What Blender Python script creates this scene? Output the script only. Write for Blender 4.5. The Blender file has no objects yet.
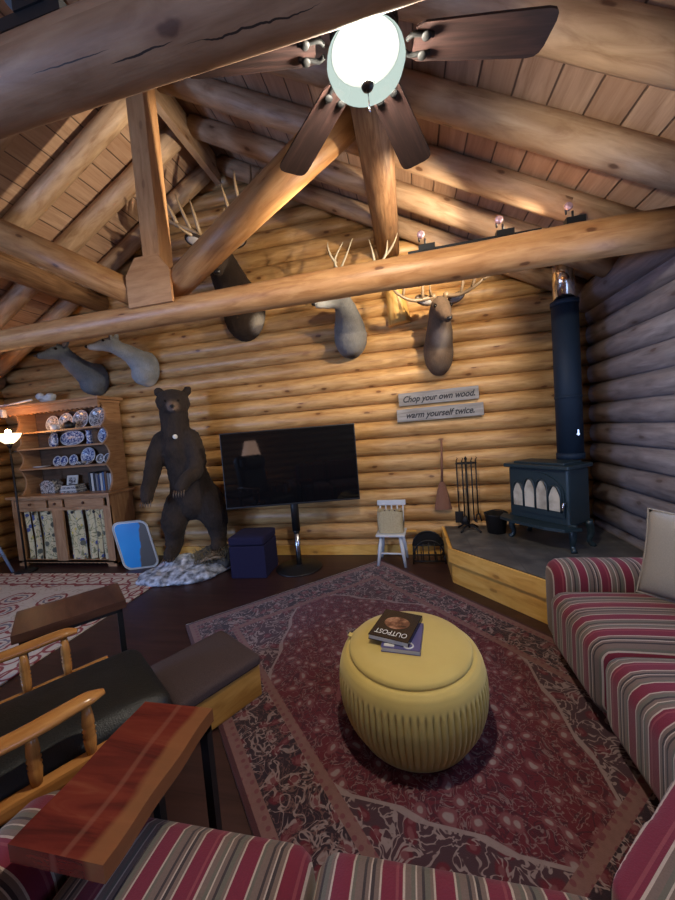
import bpy, bmesh, math, random
from mathutils import Vector, Matrix, Euler, noise as mnoise
random.seed(7)
C = bpy.context.scene.collection
SC = bpy.context.scene
R = math.radians
PI = math.pi

# ------------------------------------------------------------------ camera
CAMZ = 1.5
F = 345.0
yaw, pitch, roll = R(12.04), R(-3.28), R(-4.56)
fw = Vector((-math.sin(yaw)*math.cos(pitch), math.cos(yaw)*math.cos(pitch), math.sin(pitch)))
rt = Vector((math.cos(yaw), math.sin(yaw), 0)); up = rt.cross(fw)
r2 = math.cos(roll)*rt + math.sin(roll)*up
u2 = -math.sin(roll)*rt + math.cos(roll)*up
cam_d = bpy.data.cameras.new('camera'); cam = bpy.data.objects.new('camera', cam_d); C.objects.link(cam)
cam.matrix_world = Matrix(((r2.x, u2.x, -fw.x, 0), (r2.y, u2.y, -fw.y, 0), (r2.z, u2.z, -fw.z, CAMZ), (0, 0, 0, 1)))
cam_d.sensor_fit = 'VERTICAL'; cam_d.sensor_height = 36; cam_d.lens = F/900*36
cam_d.clip_start = .02
SC.camera = cam

# ------------------------------------------------------------------ world, daylight, exposure
SC.view_settings.view_transform = 'Standard'; SC.view_settings.look = 'None'
SC.view_settings.gamma = 1; SC.view_settings.exposure = 0.0
SC.view_settings.use_curve_mapping = False
W = bpy.data.worlds.new('world'); SC.world = W; W.use_nodes = True
W.node_tree.nodes['Background'].inputs[0].default_value = (.45, .62, 1, 1)
W.node_tree.nodes['Background'].inputs[1].default_value = 1.0
def area(name, loc, direction, sx, sy, power, col):
    d = bpy.data.lights.new(name, 'AREA'); d.shape = 'RECTANGLE'; d.size = sx; d.size_y = sy
    d.energy = power; d.color = col
    o = bpy.data.objects.new(name, d); C.objects.link(o); o.location = loc
    o.rotation_euler = Vector(direction).to_track_quat('-Z', 'Z').to_euler()
    return o
DAY = (.36, .54, 1.0)
area('daylight_right_window', (1.79, 2.03, 1.5), (-1, 0, -.12), 1.25, 1.0, 16, DAY)
area('daylight_front_window_left', (-4.3, -2.86, 1.55), (.12, 1, -.1), 1.35, 1.15, 70, DAY)
area('added_blue_light_left', (-5.78, -1.7, 1.55), (1, .25, -.12), 1.25, 1.1, 230, DAY)  # light added to tint the right wall blue
area('daylight_right_rear_window', (1.79, -1.65, 1.5), (-1, .15, -.1), 1.4, 1.0, 40, DAY)
FAN_L = 7400.0       # radiance of the bulb in the fan globe

def spot(name, loc, aim, power, ang=100, col=(1, .84, .62), blend=.5):
    d = bpy.data.lights.new(name, 'SPOT'); d.energy = power; d.color = col; d.spot_size = R(ang); d.spot_blend = blend; d.shadow_soft_size = .02
    o = bpy.data.objects.new(name, d); C.objects.link(o); o.location = loc
    o.rotation_euler = (Vector(aim)-Vector(loc)).to_track_quat('-Z', 'Y').to_euler()
spot('track_spot', (.165, 2.655, 2.84), (-2.95, 3.15, 4.2), 330, 38, (1, .86, .66), .7)
spot('track_spot', (.675, 2.655, 2.84), (-1.3, 3.95, 3.05), 135, 112)
spot('track_spot', (1.095, 2.655, 2.84), (-.8, 4.0, 2.05), 66, 122)

# ------------------------------------------------------------------ node helpers
def srgb(r, g, b):
    f = lambda c: c/12.92 if c <= .04045 else ((c+.055)/1.055)**2.4
    return (f(r/255), f(g/255), f(b/255), 1)
class NT:
    def __init__(s, name):
        s.m = bpy.data.materials.new(name); s.m.use_nodes = True
        s.t = s.m.node_tree; s.b = s.t.nodes['Principled BSDF']; s.o = s.t.nodes['Material Output']
    def n(s, typ, **kw):
        x = s.t.nodes.new(typ)
        for k, v in kw.items(): setattr(x, k, v)
        return x
    def set(s, sock, v):
        if isinstance(v, bpy.types.NodeSocket): s.t.links.new(v, sock)
        else: sock.default_value = v
    def ma(s, op, a, b=0.0, c=0.0):
        x = s.n('ShaderNodeMath', operation=op); s.set(x.inputs[0], a); s.set(x.inputs[1], b); s.set(x.inputs[2], c); return x.outputs[0]
    def mix(s, f, a, b, mode='MIX'):
        x = s.n('ShaderNodeMix', data_type='RGBA', blend_type=mode)
        s.set(x.inputs['Factor'], f); s.set(x.inputs[6], a); s.set(x.inputs[7], b); return x.outputs[2]
    def ramp(s, f, stops, interp='LINEAR'):
        x = s.n('ShaderNodeValToRGB'); s.set(x.inputs[0], f); cr = x.color_ramp; cr.interpolation = interp
        while len(cr.elements) < len(stops): cr.elements.new(.5)
        for e, (p, c) in zip(cr.elements, stops):
            e.position = p; e.color = c if len(c) == 4 else (*c, 1)
        return x.outputs[0]
    def step(s, v, a, b):
        x = s.n('ShaderNodeMapRange', interpolation_type='SMOOTHSTEP'); s.set(x.inputs[0], v)
        x.inputs[1].default_value = a; x.inputs[2].default_value = b; return x.outputs[0]
    def noise(s, v, sc=5, det=3, rough=.5, dist=0, fac=True):
        x = s.n('ShaderNodeTexNoise'); s.set(x.inputs['Vector'], v); x.inputs['Scale'].default_value = sc
        x.inputs['Detail'].default_value = det; x.inputs['Roughness'].default_value = rough; x.inputs['Distortion'].default_value = dist
        return x.outputs[0] if fac else x.outputs[1]
    def voro(s, v, sc=5, feat='F1', rnd=1.0, dim='3D'):
        x = s.n('ShaderNodeTexVoronoi', feature=feat, voronoi_dimensions=dim); s.set(x.inputs['Vector'], v); x.inputs['Scale'].default_value = sc
        x.inputs['Randomness'].default_value = rnd
        return x
    def co(s, which='Object'):
        return s.n('ShaderNodeTexCoord').outputs[which]
    def xyz(s, v):
        x = s.n('ShaderNodeSeparateXYZ'); s.set(x.inputs[0], v); return x.outputs
    def vec(s, x, y, z=0.0):
        c = s.n('ShaderNodeCombineXYZ'); s.set(c.inputs[0], x); s.set(c.inputs[1], y); s.set(c.inputs[2], z); return c.outputs[0]
    def vs(s, v, scale, off=(0, 0, 0)):
        x = s.n('ShaderNodeMapping'); s.set(x.inputs[0], v); x.inputs['Scale'].default_value = scale; x.inputs['Location'].default_value = off
        return x.outputs[0]
    def bump(s, h, strength=.3, dist=.01):
        x = s.n('ShaderNodeBump'); s.set(x.inputs['Height'], h); x.inputs['Strength'].default_value = strength
        x.inputs['Distance'].default_value = dist; s.t.links.new(x.outputs[0], s.b.inputs['Normal'])
    def col(s, c): s.set(s.b.inputs['Base Color'], c)
    def rough(s, v): s.set(s.b.inputs['Roughness'], v)

def plain(name, c, rough=.6, metal=0.0, bump=0, bscale=60, spec=.5, var=.12):
    t = NT(name); c = (*c, 1) if len(c) == 3 else c
    if var:
        n = t.noise(t.co(), 9, 3)
        t.col(t.mix(t.ma('MULTIPLY', n, var*2), c, (c[0]*.5, c[1]*.5, c[2]*.5, 1)))
    else: t.col(c)
    t.rough(rough); t.b.inputs['Metallic'].default_value = metal; t.b.inputs['Specular IOR Level'].default_value = spec
    if bump: t.bump(t.noise(t.co(), bscale, 3), bump, .01)
    return t.m
def glow(name, c, strength):
    t = NT(name); t.col((*c, 1)); t.b.inputs['Emission Color'].default_value = (*c, 1); t.b.inputs['Emission Strength'].default_value = strength
    return t.m
CRACKS = [(1.09, 1.335, .020, -.01), (1.315, 1.50, .005, .0), (1.51, 1.87, -.001, -.01)]
def wood(name, dark, mid, light, rough=.45, knots=1.0, streak=11, bump=.15, spec=.4, big=.5, cracks=False):
    t = NT(name); uv = t.co('UV')
    g = t.noise(t.vs(uv, (1.6, streak, 1)), 2.2, 5, .6, .6)
    c = t.ramp(g, [(.28, dark), (.5, mid), (.72, light)])
    g2 = t.noise(t.vs(uv, (.7, 2.1, 1), (3, 7, 0)), 1.6, 2)
    c = t.mix(t.ma('MULTIPLY', t.step(g2, .5, .72), big), c, (dark[0]*.9, dark[1]*.85, dark[2]*.8, 1))
    h = g
    if knots:
        v = t.voro(t.vs(uv, (2.0, 4.4, 1)), 1.0, dim='2D')
        keep = t.step(t.xyz(v.outputs['Color'])[0], .48, .5)
        warp = t.ma('ADD', v.outputs['Distance'], t.ma('MULTIPLY', t.noise(uv, 25, 2), .06))
        k = t.ma('MULTIPLY', t.ma('SUBTRACT', 1.0, t.step(warp, .07, .115)), keep)
        c = t.mix(t.ma('MULTIPLY', k, .85*knots), c, (.045, .018, .008, 1))
        ring = t.ma('MULTIPLY', t.ma('SUBTRACT', 1.0, t.step(warp, .1, .24)), keep)
        c = t.mix(t.ma('MULTIPLY', ring, .35*knots), c, (dark[0]*.7, dark[1]*.5, dark[2]*.4, 1))
    if cracks:
        p = t.xyz(t.co()); wob = t.ma('MULTIPLY', t.ma('SUBTRACT', t.noise(t.vec(t.ma('MULTIPLY', p[0], 6.0), 0.0, 0.0), 2, 3), .5), .007)
        front = t.step(t.ma('MULTIPLY', p[1], -1.0), .0, .01)
        for xa, xb, z0, sl in CRACKS:
            dz = t.ma('ABSOLUTE', t.ma('SUBTRACT', t.ma('SUBTRACT', p[2], wob), t.ma('ADD', z0-sl*xa, t.ma('MULTIPLY', p[0], sl))))
            u = t.ma('DIVIDE', t.ma('SUBTRACT', p[0], (xa+xb)/2), (xb-xa)/2); w = t.ma('MULTIPLY', t.ma('SUBTRACT', 1.0, t.ma('MULTIPLY', u, u)), .0010 if xa < 1.4 else .0004)
            cr = t.ma('MULTIPLY', t.ma('LESS_THAN', dz, w), front)
            c = t.mix(t.ma('MULTIPLY', cr, .93), c, (.008, .004, .003, 1))
    t.col(c); t.rough(rough); t.b.inputs['Specular IOR Level'].default_value = spec
    if bump: t.bump(t.noise(t.vs(uv, (2, 30, 1)), 3, 4), bump, .006)
    return t.m

M = {}
M['wall_log'] = wood('wall_log', (.31, .15, .05, 1), (.48, .27, .10, 1), (.60, .365, .15, 1), .42, 1.0, 9)
M['wall_log_shade'] = wood('wall_log_shade', (.115, .10, .108, 1), (.20, .175, .185, 1), (.27, .24, .25, 1), .5, .7, 9)  # right wall logs and plate log: shade and bluish haze put into the colour
M['beam_log'] = wood('beam_log', (.30, .125, .04, 1), (.47, .23, .085, 1), (.58, .32, .13, 1), .45, 1.0, 8)
M['old_log'] = wood('old_log', (.24, .135, .07, 1), (.38, .245, .145, 1), (.50, .34, .21, 1), .5, 1.0, 8)
M['cracked_log'] = wood('cracked_log', (.20, .10, .045, 1), (.30, .165, .085, 1), (.40, .24, .13, 1), .55, 1.0, 8, cracks=True)
M['purlin'] = wood('purlin', (.10, .045, .02, 1), (.22, .115, .055, 1), (.35, .20, .10, 1), .55, .6, 14, .4)
M['new_log'] = wood('new_log', (.45, .22, .05, 1), (.60, .35, .10, 1), (.70, .45, .16, 1), .42, .7, 9)
M['post'] = wood('post', (.36, .17, .07, 1), (.48, .25, .11, 1), (.56, .31, .145, 1), .5, .4, 10)
M['trim_pine'] = wood('trim_pine', (.54, .26, .05, 1), (.70, .38, .085, 1), (.78, .47, .13, 1), .4, .6, 7)
M['hutch'] = wood('hutch', (.24, .12, .055, 1), (.36, .195, .095, 1), (.46, .27, .14, 1), .4, .25, 12)
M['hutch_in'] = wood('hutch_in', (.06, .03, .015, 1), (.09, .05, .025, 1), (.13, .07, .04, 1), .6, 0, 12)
M['arm_wood'] = wood('arm_wood', (.33, .13, .03, 1), (.45, .20, .055, 1), (.55, .27, .08, 1), .22, 0, 10, .03)
M['stool_wood'] = wood('stool_wood', (.33, .15, .03, 1), (.48, .25, .06, 1), (.60, .34, .10, 1), .4, .6, 6)
M['blade'] = wood('blade', (.007, .0035, .003, 1), (.019, .0085, .007, 1), (.042, .019, .015, 1), .55, 0, 30, .2, big=.2)
M['dark_slab'] = wood('dark_slab', (.035, .014, .009, 1), (.07, .030, .019, 1), (.12, .055, .031, 1), .3, .3, 7)
M['black_metal'] = plain('black_metal', (.012, .012, .013), .45, .3)
M['fan_iron'] = plain('fan_iron', (.003, .003, .003), .7, 0, spec=.2)
M['iron'] = plain('iron', (.016, .014, .014), .55, .5, .2)
M['chrome'] = plain('chrome', (.75, .72, .68), .16, 1, var=0)
M['brushed'] = plain('brushed', (.45, .47, .52), .25, 1, var=0)
M['brass'] = plain('brass', (.55, .36, .12), .3, 1, var=0)
M['stove'] = plain('stove', (.016, .030, .036), .4, .1, .05)
M['pipe'] = plain('pipe', (.010, .020, .036), .62, .1, spec=.25)
M['slate'] = None
M['black'] = plain('black', (.008, .008, .008), .5)

def slab_red():
    t = NT('slab_red'); uv = t.co('UV')
    g = t.noise(t.vs(uv, (1.3, 9, 1)), 1.6, 5, .6, .8)
    c = t.ramp(g, [(.25, (.035, .007, .006)), (.45, (.10, .014, .010)), (.58, (.14, .022, .013)), (.72, (.18, .045, .022))])
    y = t.xyz(t.co())[0]
    e = t.step(t.ma('ADD', y, t.ma('MULTIPLY', t.noise(t.vs(uv, (2, 2, 1)), 3, 3), .06)), .098, .125)
    c = t.mix(t.ma('MULTIPLY', e, .7), c, (.22, .095, .035, 1))
    w = t.ma('ABSOLUTE', t.ma('ADD', y, t.ma('MULTIPLY', t.ma('SUBTRACT', t.noise(t.vs(uv, (2.2, .5, 1)), 2, 3), .55), .14)))
    c = t.mix(t.ma('MULTIPLY', t.ma('SUBTRACT', 1, t.step(w, .003, .012)), .32), c, (.24, .10, .06, 1))
    t.col(c); t.rough(.22); return t.m
M['slab_red'] = slab_red()

def ceiling_mat():
    t = NT('ceiling_planks'); p = t.xyz(t.co())
    s = t.ma('MULTIPLY', t.ma('ABSOLUTE', p[0]), 1.14)
    k = t.ma('DIVIDE', s, .205); fl = t.ma('FLOOR', k); fr = t.ma('FRACT', k)
    v = t.vec(t.ma('MULTIPLY', p[1], 1.3), t.ma('ADD', t.ma('MULTIPLY', s, 14), t.ma('MULTIPLY', fl, 3.7)), t.ma('SIGN', p[0]))
    g = t.noise(v, 1.8, 5, .62, .7)
    c = t.ramp(g, [(.28, (.27, .155, .09)), (.5, (.40, .25, .16)), (.72, (.50, .335, .22))])
    tone = t.noise(t.vec(t.ma('MULTIPLY', fl, 1.7), t.ma('MULTIPLY', p[1], .25), 0.0), 2.0, 1)
    c = t.mix(t.ma('MULTIPLY', t.step(tone, .4, .7), .35), c, (.30, .15, .075, 1))
    ln = t.ma('MINIMUM', fr, t.ma('SUBTRACT', 1.0, fr))
    line = t.ma('SUBTRACT', 1.0, t.step(ln, .012, .04))
    c = t.mix(t.ma('MULTIPLY', line, .85), c, (.05, .025, .015, 1))
    t.col(c); t.rough(.5); t.bump(t.ma('SUBTRACT', 0.0, line), .6, .01); return t.m
M['ceiling'] = ceiling_mat()

def floor_mat():
    t = NT('floor_boards'); p = t.xyz(t.co())
    k = t.ma('DIVIDE', p[1], .11); fl = t.ma('FLOOR', k); fr = t.ma('FRACT', k)
    g = t.noise(t.vec(t.ma('ADD', t.ma('MULTIPLY', p[0], 1.2), t.ma('MULTIPLY', fl, 5.3)), t.ma('MULTIPLY', p[1], 16), 0.0), 1.7, 4)
    c = t.ramp(g, [(.3, (.028, .011, .010)), (.7, (.052, .021, .018))])
    ln = t.ma('SUBTRACT', 1.0, t.step(t.ma('MINIMUM', fr, t.ma('SUBTRACT', 1.0, fr)), .01, .04))
    c = t.mix(t.ma('MULTIPLY', ln, .6), c, (.02, .008, .007, 1))
    t.col(c); t.rough(.42); return t.m
M['floor'] = floor_mat()

def stripes(name, axis, off=0.0):
    t = NT(name); p = t.xyz(t.co())
    d = t.ma('ADD', t.ma('MULTIPLY', p[0], axis[0]), t.ma('MULTIPLY', p[1], axis[1]))
    d = t.ma('ADD', d, t.ma('MULTIPLY', t.noise(t.co(), 3, 1), .008))
    f = t.ma('FRACT', t.ma('DIVIDE', t.ma('ADD', d, off+10), .235))
    bur, cream, tau, drk, gre, ros = (.17, .017, .034), (.46, .36, .29), (.17, .115, .09), (.045, .032, .03), (.13, .115, .085), (.24, .05, .06)
    st = [(0, bur), (.15, cream), (.17, gre), (.20, tau), (.27, drk), (.30, tau), (.335, cream), (.35, drk), (.385, tau), (.43, cream), (.45, bur),
          (.59, ros), (.62, bur), (.66, cream), (.68, tau), (.74, gre), (.78, cream), (.795, tau), (.84, drk), (.87, gre), (.92, tau), (.95, cream), (.97, bur)]
    c = t.ramp(f, st, 'CONSTANT')
    wv = t.noise(t.co(), 260, 2)
    c = t.mix(t.ma('MULTIPLY', wv, .35), c, (.03, .02, .02, 1))
    t.col(c); t.rough(.9); t.b.inputs['Specular IOR Level'].default_value = .15
    t.b.inputs['Sheen Weight'].default_value = .15
    t.bump(wv, .25, .004); return t.m
M['stripe_x'] = stripes('sofa_stripe_across', (1, 0))
M['stripe_y'] = stripes('sofa_stripe_along', (0, 1))
M['stripe_d'] = stripes('sofa_stripe_diagonal', (.66, -.75), .05)

def rug_mat(name, L, Wd, P, sc=1.0):
    t = NT(name); p = t.xyz(t.co())
    ax, ay = t.ma('ABSOLUTE', p[0]), t.ma('ABSOLUTE', p[1])
    d = t.ma('MINIMUM', t.ma('SUBTRACT', L/2, ax), t.ma('SUBTRACT', Wd/2, ay))
    sym = t.vec(t.ma('MULTIPLY', ax, sc), t.ma('MULTIPLY', ay, sc), 0.0)
    wob = t.noise(sym, 7, 2, .5, 0, False)
    x = t.n('ShaderNodeVectorMath', operation='SCALE'); t.set(x.inputs[0], wob); x.inputs['Scale'].default_value = .10
    y = t.n('ShaderNodeVectorMath', operation='ADD'); t.set(y.inputs[0], sym); t.set(y.inputs[1], x.outputs[0]); w = y.outputs[0]
    n1 = t.noise(w, 13, 2, .5, 1.2)
    vine = t.ma('SUBTRACT', 1.0, t.step(t.ma('ABSOLUTE', t.ma('SUBTRACT', n1, .5)), .02, .045))
    n2 = t.noise(t.vs(w, (1, 1, 1), (4, 2, 0)), 22, 2, .5, 1.2)
    vine2 = t.ma('SUBTRACT', 1.0, t.step(t.ma('ABSOLUTE', t.ma('SUBTRACT', n2, .52)), .014, .035))
    vo = t.voro(w, 9.5, 'F1', .85, '2D'); vd = vo.outputs['Distance']
    ros = t.ma('SUBTRACT', 1.0, t.step(vd, .20, .30)); core = t.ma('SUBTRACT', 1.0, t.step(vd, .09, .15))
    # field, medallion, spandrels
    wv = t.ma('MULTIPLY', t.ma('PINGPONG', t.ma('ADD', ax, t.ma('MULTIPLY', ay, .6)), .07), .55)
    med = t.ma('ADD', t.ma('ADD', t.ma('MULTIPLY', ax, 1.05), t.ma('MULTIPLY', ay, 1.45)), wv)
    c = P['field']
    fieldc = t.mix(t.ma('MULTIPLY', vine, .85), P['field'], P['line']); fieldc = t.mix(t.ma('MULTIPLY', vine2, .55), fieldc, P['cream'])
    fieldc = t.mix(ros, fieldc, P['rose']); fieldc = t.mix(core, fieldc, P['cream'])
    corner = t.mix(ros, P['corner'], P['field']); corner = t.mix(vine, corner, P['cream']); corner = t.mix(core, corner, P['rose'])
    medc = t.mix(ros, P['navy'], P['rose']); medc = t.mix(vine, medc, P['cream']); medc = t.mix(core, medc, P['tan'])
    c = t.mix(t.step(med, 1.42, 1.425), fieldc, corner)
    edge1 = t.ma('SUBTRACT', 1.0, t.step(t.ma('ABSOLUTE', t.ma('SUBTRACT', med, 1.42)), .014, .02))
    c = t.mix(edge1, c, P['cream'])
    c = t.mix(t.ma('SUBTRACT', 1.0, t.step(med, .62, .625)), c, medc)
    edge2 = t.ma('SUBTRACT', 1.0, t.step(t.ma('ABSOLUTE', t.ma('SUBTRACT', med, .62)), .012, .018))
    c = t.mix(edge2, c, P['rose'])
    # border
    bord = t.mix(ros, P['navy'], P['field']); bord = t.mix(vine, bord, P['cream']); bord = t.mix(t.ma('MULTIPLY', vine2, .6), bord, P['tan']); bord = t.mix(core, bord, P['rose'])
    dots = t.voro(sym, 24, 'F1', .2, '2D').outputs['Distance']
    guard = t.mix(t.ma('SUBTRACT', 1.0, t.step(dots, .2, .28)), P['tan'], P['rose'])
    c = t.mix(t.ma('SUBTRACT', 1.0, t.step(d, .345, .347)), c, guard)
    c = t.mix(t.ma('SUBTRACT', 1.0, t.step(d, .295, .297)), c, bord)
    c = t.mix(t.ma('SUBTRACT', 1.0, t.step(d, .075, .077)), c, guard)
    c = t.mix(t.ma('SUBTRACT', 1.0, t.step(d, .022, .024)), c, P['edge'])
    wear = t.noise(t.co(), 45, 4)
    c = t.mix(t.ma('MULTIPLY', wear, .4), c, P['edge'])
    t.col(c); t.rough(.95); t.b.inputs['Specular IOR Level'].default_value = .1; t.b.inputs['Sheen Weight'].default_value = .2
    t.bump(t.noise(t.co(), 300, 2), .3, .004); return t.m
M['rug1'] = rug_mat('persian_rug', 2.85, 2.04, dict(field=(.105, .014, .022, 1), rose=(.17, .055, .062, 1), cream=(.27, .20, .19, 1), line=(.05, .012, .02, 1),
    corner=(.055, .028, .035, 1), navy=(.020, .014, .020, 1), tan=(.20, .105, .09, 1), edge=(.06, .02, .022, 1)))
def rug2_mat(L, Wd):
    t = NT('cream_rug'); p = t.xyz(t.co()); ax, ay = t.ma('ABSOLUTE', p[0]), t.ma('ABSOLUTE', p[1])
    d = t.ma('MINIMUM', t.ma('SUBTRACT', L/2, ax), t.ma('SUBTRACT', Wd/2, ay)); sym = t.vec(ax, ay, 0.0)
    red, cream, tan, blue = (.27, .035, .04, 1), (.64, .54, .43, 1), (.48, .36, .26, 1), (.16, .15, .19, 1)
    n = t.noise(sym, 9, 2, .5, .8); c = t.mix(t.ma('MULTIPLY', t.ma('SUBTRACT', 1.0, t.step(t.ma('ABSOLUTE', t.ma('SUBTRACT', n, .5)), .015, .035)), .7), cream, tan)
    v = t.voro(sym, 2.9, 'F1', .55, '2D').outputs['Distance']; vv = t.ma('ADD', v, t.ma('MULTIPLY', t.ma('SUBTRACT', t.noise(sym, 16, 2), .5), .16))
    ring = lambda r, w: t.ma('SUBTRACT', 1.0, t.step(t.ma('ABSOLUTE', t.ma('SUBTRACT', vv, r)), w, w*1.5))
    c = t.mix(ring(.34, .030), c, red); c = t.mix(ring(.20, .02), c, blue); c = t.mix(t.ma('SUBTRACT', 1.0, t.step(vv, .08, .11)), c, red)
    b2 = t.ma('SUBTRACT', 1.0, t.step(d, .30, .302)); bc = cream
    bv = t.voro(sym, 6.2, 'F1', .3, '2D').outputs['Distance']
    bc = t.mix(t.ma('SUBTRACT', 1.0, t.step(t.ma('ABSOLUTE', t.ma('SUBTRACT', bv, .36)), .05, .08)), cream, red)
    c = t.mix(b2, c, bc)
    for r, w in ((.30, .012), (.08, .010)): c = t.mix(t.ma('SUBTRACT', 1.0, t.step(t.ma('ABSOLUTE', t.ma('SUBTRACT', d, r)), w, w*1.2)), c, red)
    c = t.mix(t.ma('MULTIPLY', t.noise(t.co(), 50, 4), .3), c, (.36, .30, .25, 1))
    t.col(c); t.rough(.95); t.b.inputs['Specular IOR Level'].default_value = .1; t.bump(t.noise(t.co(), 300, 2), .3, .004); return t.m
M['rug2'] = rug2_mat(2.75, 2.0)

def fur(name, base, light, patches=(), scale=90):
    t = NT(name); co = t.co()
    n = t.noise(t.vs(co, (1, 1, .35)), scale, 4, .7); b = t.noise(co, 5, 3)
    c = t.mix(n, base, light); c = t.mix(t.ma('MULTIPLY', t.step(b, .4, .7), .4), c, (base[0]*.6, base[1]*.6, base[2]*.6, 1))
    for ctr, rad, pc in patches:
        x = t.n('ShaderNodeVectorMath', operation='DISTANCE'); t.set(x.inputs[0], co); x.inputs[1].default_value = ctr
        dd = t.ma('ADD', x.outputs['Value'], t.ma('MULTIPLY', t.ma('SUBTRACT', n, .5), rad*.5))
        c = t.mix(t.ma('SUBTRACT', 1.0, t.step(dd, rad*.3, rad*1.15)), c, pc)
    t.col(c); t.rough(.85); t.b.inputs['Specular IOR Level'].default_value = .12; t.b.inputs['Sheen Weight'].default_value = .03
    t.bump(n, .9, .012); return t.m

def velvet():
    t = NT('mustard_velvet'); n = t.noise(t.co(), 6, 3)
    t.col(t.mix(n, (.48, .335, .08, 1), (.60, .44, .125, 1))); t.rough(.75)
    t.b.inputs['Sheen Weight'].default_value = .5; t.b.inputs['Sheen Tint'].default_value = (1, .9, .5, 1)
    t.bump(t.noise(t.co(), 200, 2), .1, .003); return t.m
M['velvet'] = velvet()
def leather(name, c, r=.38):
    t = NT(name); t.col((*c, 1)); t.rough(r); v = t.voro(t.co(), 110, 'DISTANCE_TO_EDGE')
    t.bump(t.ma('ADD', t.ma('MULTIPLY', v.outputs['Distance'], .3), t.noise(t.co(), 7, 3)), .35, .02); return t.m
M['leather'] = leather('black_leather', (.008, .009, .009), .5)
def weave(name, a, b, sc=220):
    t = NT(name); n = t.noise(t.co(), sc, 2); t.col(t.mix(n, (*a, 1), (*b, 1))); t.rough(.95)
    t.b.inputs['Specular IOR Level'].default_value = .15; t.bump(n, .3, .004); return t.m
M['stool_top'] = weave('stool_fabric', (.045, .030, .030), (.10, .070, .066))
M['navy_fabric'] = weave('navy_fabric', (.010, .009, .026), (.022, .019, .050))
M['pillow'] = weave('pillow_linen', (.22, .195, .165), (.33, .295, .25))
M['burlap'] = weave('burlap', (.30, .23, .12), (.52, .44, .28), 70)
M['straw'] = weave('broom_straw', (.14, .062, .038), (.25, .12, .075), 90)
def floral():
    t = NT('floral_curtain'); co = t.co(); v = t.voro(co, 12); w = t.voro(t.vs(co, (1, 1, 1), (5, 3, 1)), 9)
    c = t.mix(t.noise(co, 4, 2), (.52, .43, .22, 1), (.64, .56, .36, 1))
    vine = t.ma('SUBTRACT', 1.0, t.step(t.ma('ABSOLUTE', t.ma('SUBTRACT', t.noise(co, 9, 1, .5, 1.5), .5)), .02, .045))
    c = t.mix(t.ma('MULTIPLY', vine, .8), c, (.12, .13, .05, 1))
    f1 = t.ma('SUBTRACT', 1.0, t.step(v.outputs['Distance'], .3, .36)); sel = t.xyz(v.outputs['Color'])
    c = t.mix(t.ma('MULTIPLY', f1, t.step(sel[0], .5, .52)), c, (.05, .07, .20, 1))
    c = t.mix(t.ma('MULTIPLY', f1, t.step(sel[1], .68, .7)), c, (.55, .42, .08, 1))
    f2 = t.ma('SUBTRACT', 1.0, t.step(w.outputs['Distance'], .3, .36))
    c = t.mix(t.ma('MULTIPLY', f2, t.step(t.xyz(w.outputs['Color'])[2], .6, .62)), c, (.10, .10, .07, 1))
    t.col(c); t.rough(.9); return t.m
M['floral'] = floral()
def slate():
    t = NT('hearth_slate'); n = t.noise(t.co(), 7, 5); p = t.xyz(t.co())
    c = t.ramp(n, [(.3, (.05, .048, .05)), (.55, (.09, .085, .08)), (.75, (.15, .14, .13))])
    fx, fy = t.ma('FRACT', t.ma('DIVIDE', p[0], .31)), t.ma('FRACT', t.ma('DIVIDE', p[1], .31))
    e = t.ma('MINIMUM', t.ma('MINIMUM', fx, t.ma('SUBTRACT', 1.0, fx)), t.ma('MINIMUM', fy, t.ma('SUBTRACT', 1.0, fy)))
    c = t.mix(t.ma('MULTIPLY', t.ma('SUBTRACT', 1.0, t.step(e, .012, .025)), .7), c, (.05, .05, .05, 1))
    t.col(c); t.rough(.4); t.bump(n, .3, .01); return t.m
M['slate'] = slate()
def china(name, kind):
    t = NT(name); p = t.xyz(t.co()); co = t.co()
    r = t.n('ShaderNodeVectorMath', operation='LENGTH'); t.set(r.inputs[0], co); rr = r.outputs['Value']
    n = t.noise(co, 42, 2, .5, 1)
    blue = t.step(n, .47, .53)
    a, b = ((.035, .06, .20, 1), (.50, .54, .62, 1)) if kind == 'blue' else ((.10, .10, .11, 1), (.46, .45, .43, 1))
    t.col(t.mix(blue, b, a)); t.rough(.2); return t.m
M['china_blue'] = china('blue_china', 'blue'); M['china_grey'] = china('grey_china', 'grey')
M['china_white'] = plain('white_china', (.65, .65, .66), .2, var=.05)
M['white_paint'] = plain('white_paint', (.58, .60, .62), .55, var=.25)
M['fireglass'] = None
def fireglass():
    t = NT('stove_glass'); n = t.noise(t.co(), 9, 4)
    t.col(t.ramp(n, [(.3, (.30, .26, .20)), (.6, (.55, .50, .40))])); t.rough(.25); return t.m
M['fireglass'] = fireglass()
def plaster():
    t = NT('snowy_base'); n = t.noise(t.co(), 16, 4); c = t.ramp(n, [(.35, (.10, .11, .13)), (.5, (.35, .38, .44)), (.68, (.66, .70, .78))])
    t.col(c); t.rough(.45); t.bump(n, .8, .02); return t.m
M['plaster'] = plaster()
M['rock'] = plain('rock', (.075, .065, .055), .85, 0, .8, 18, var=.4)
M['drywood'] = plain('drywood', (.26, .19, .12), .8, 0, .3, 30, var=.4)
M['drygrass'] = plain('drygrass', (.17, .13, .07), .9, var=.3)
M['antler'] = plain('antler', (.30, .20, .11), .45, 0, .3, 25, var=.5)
M['antler_pale'] = plain('antler_pale', (.52, .44, .30), .45, 0, .3, 25, var=.4)
M['antler_dark'] = plain('antler_dark', (.11, .072, .048), .45, 0, .3, 25, var=.5)
M['nose'] = plain('nose', (.012, .010, .010), .3, var=0)
M['eye'] = plain('eye', (.006, .005, .004), .06, var=0)
M['screen'] = plain('tv_screen', (.004, .004, .005), .04, 0, spec=.3, var=0)
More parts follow.
